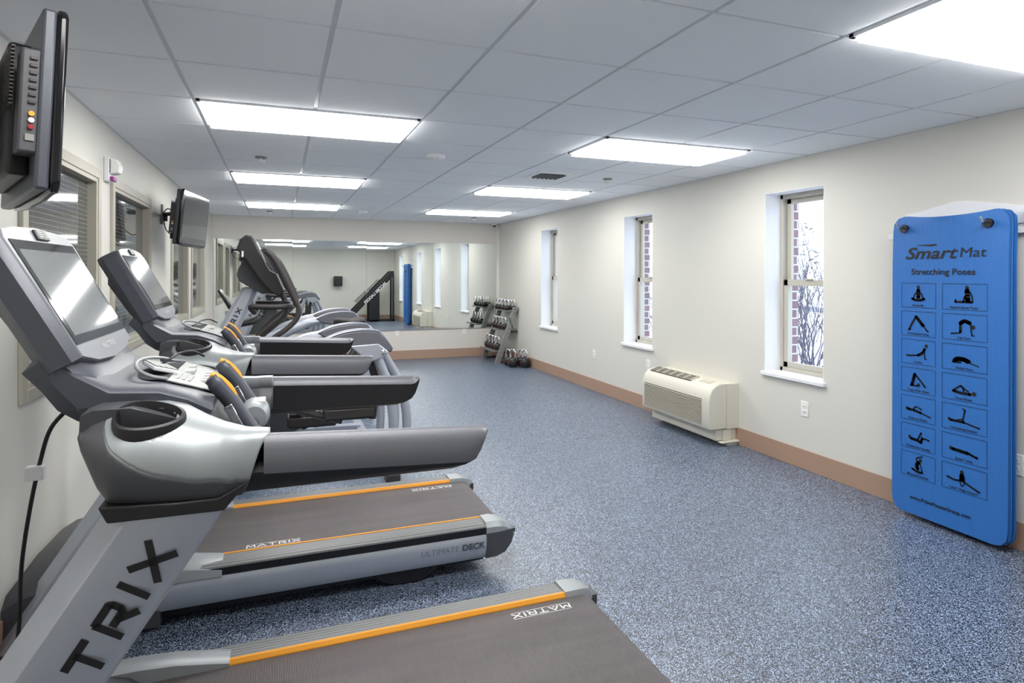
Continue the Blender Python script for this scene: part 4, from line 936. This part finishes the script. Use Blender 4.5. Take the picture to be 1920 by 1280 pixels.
t = thing('paper_towel_dispenser', 'black paper towel dispenser on the rear wall, seen in the mirror', 'dispenser', (1.86, YF, 1.30))
MB().box(-.14, .14, 0, .22, -.17, .17).build('housing', 'black', t, bevel=.03)
MB().box(-.11, .11, .22, .225, -.12, .08).build('window', 'glassblack', t, bevel=.004)
MB().box(-.10, .10, .08, .085, -.21, -.16).build('towel_sheet', 'white', t)

# ------------------------------------------------------------------ outside
struct(MB().box(4.2, 90, -40, 100, -1.3, -1.2).build('ground_outside', 'snow'))
tag(MB().box(36, 41, -40, 90, -1.2, -1.18).build('road', 'asphalt'), 'pale wet road across the snow outside the windows', 'road')
def shrub(x, y, h, n, lab, seed, group):
    rnd = random.Random(seed); t = thing('bare_tree', lab, 'tree', (x, y, -1.2), 0, group)
    br = MB(); lf = MB()
    def grow(p, d, L, r, lev):
        q = p+d*L; mid = (p+q)/2+Vector((rnd.uniform(-1, 1), rnd.uniform(-1, 1), rnd.uniform(-.3, .3)))*L*.07
        br.tube([p, mid, q], lambda k: r*(1-.45*k), 5 if lev else 7)
        if lev >= 4 or L < .12:
            for _ in range(3):
                if rnd.random() < .6:
                    c = q+Vector((rnd.uniform(-.06, .06), rnd.uniform(-.06, .06), rnd.uniform(-.08, .05))); s_ = rnd.uniform(.02, .045)
                    a = Vector((rnd.uniform(-1, 1), rnd.uniform(-1, 1), rnd.uniform(-1, .2))).normalized(); b = a.orthogonal().normalized()
                    lf.poly([c, c+a*s_+b*s_*.35, c+a*s_*2.2, c+a*s_-b*s_*.35])
            return
        for k in range(rnd.choice((2, 3))):
            nd = (d+Vector((rnd.uniform(-.7, .7), rnd.uniform(-.7, .7), rnd.uniform(-.15, .55)))*.75).normalized()
            grow(p+(q-p)*rnd.uniform(.55, 1), nd, L*rnd.uniform(.62, .85), r*.6, lev+1)
    for k in range(n):
        a = rnd.uniform(0, 2*PI); grow(Vector((rnd.uniform(-.2, .2), rnd.uniform(-.2, .2), 0)), Vector((math.cos(a)*.28, math.sin(a)*.28, 1)).normalized(), h*rnd.uniform(.28, .4), .022, 0)
    br.build('branches', 'bark', t); lf.build('leaves', 'leaf', t)
shrub(6.3, 5.6, 3.6, 8, 'bare leafy shrub outside the nearest window', 3, None)
shrub(6.9, 9.2, 3.6, 7, 'bare shrub outside the second window from the camera', 11, None)
shrub(7.2, 13.4, 3.6, 6, 'bare shrub outside the farthest window', 21, None)
shrub(12, 11.5, 6.5, 5, 'taller bare tree farther off outside the nearest window', 31, None)
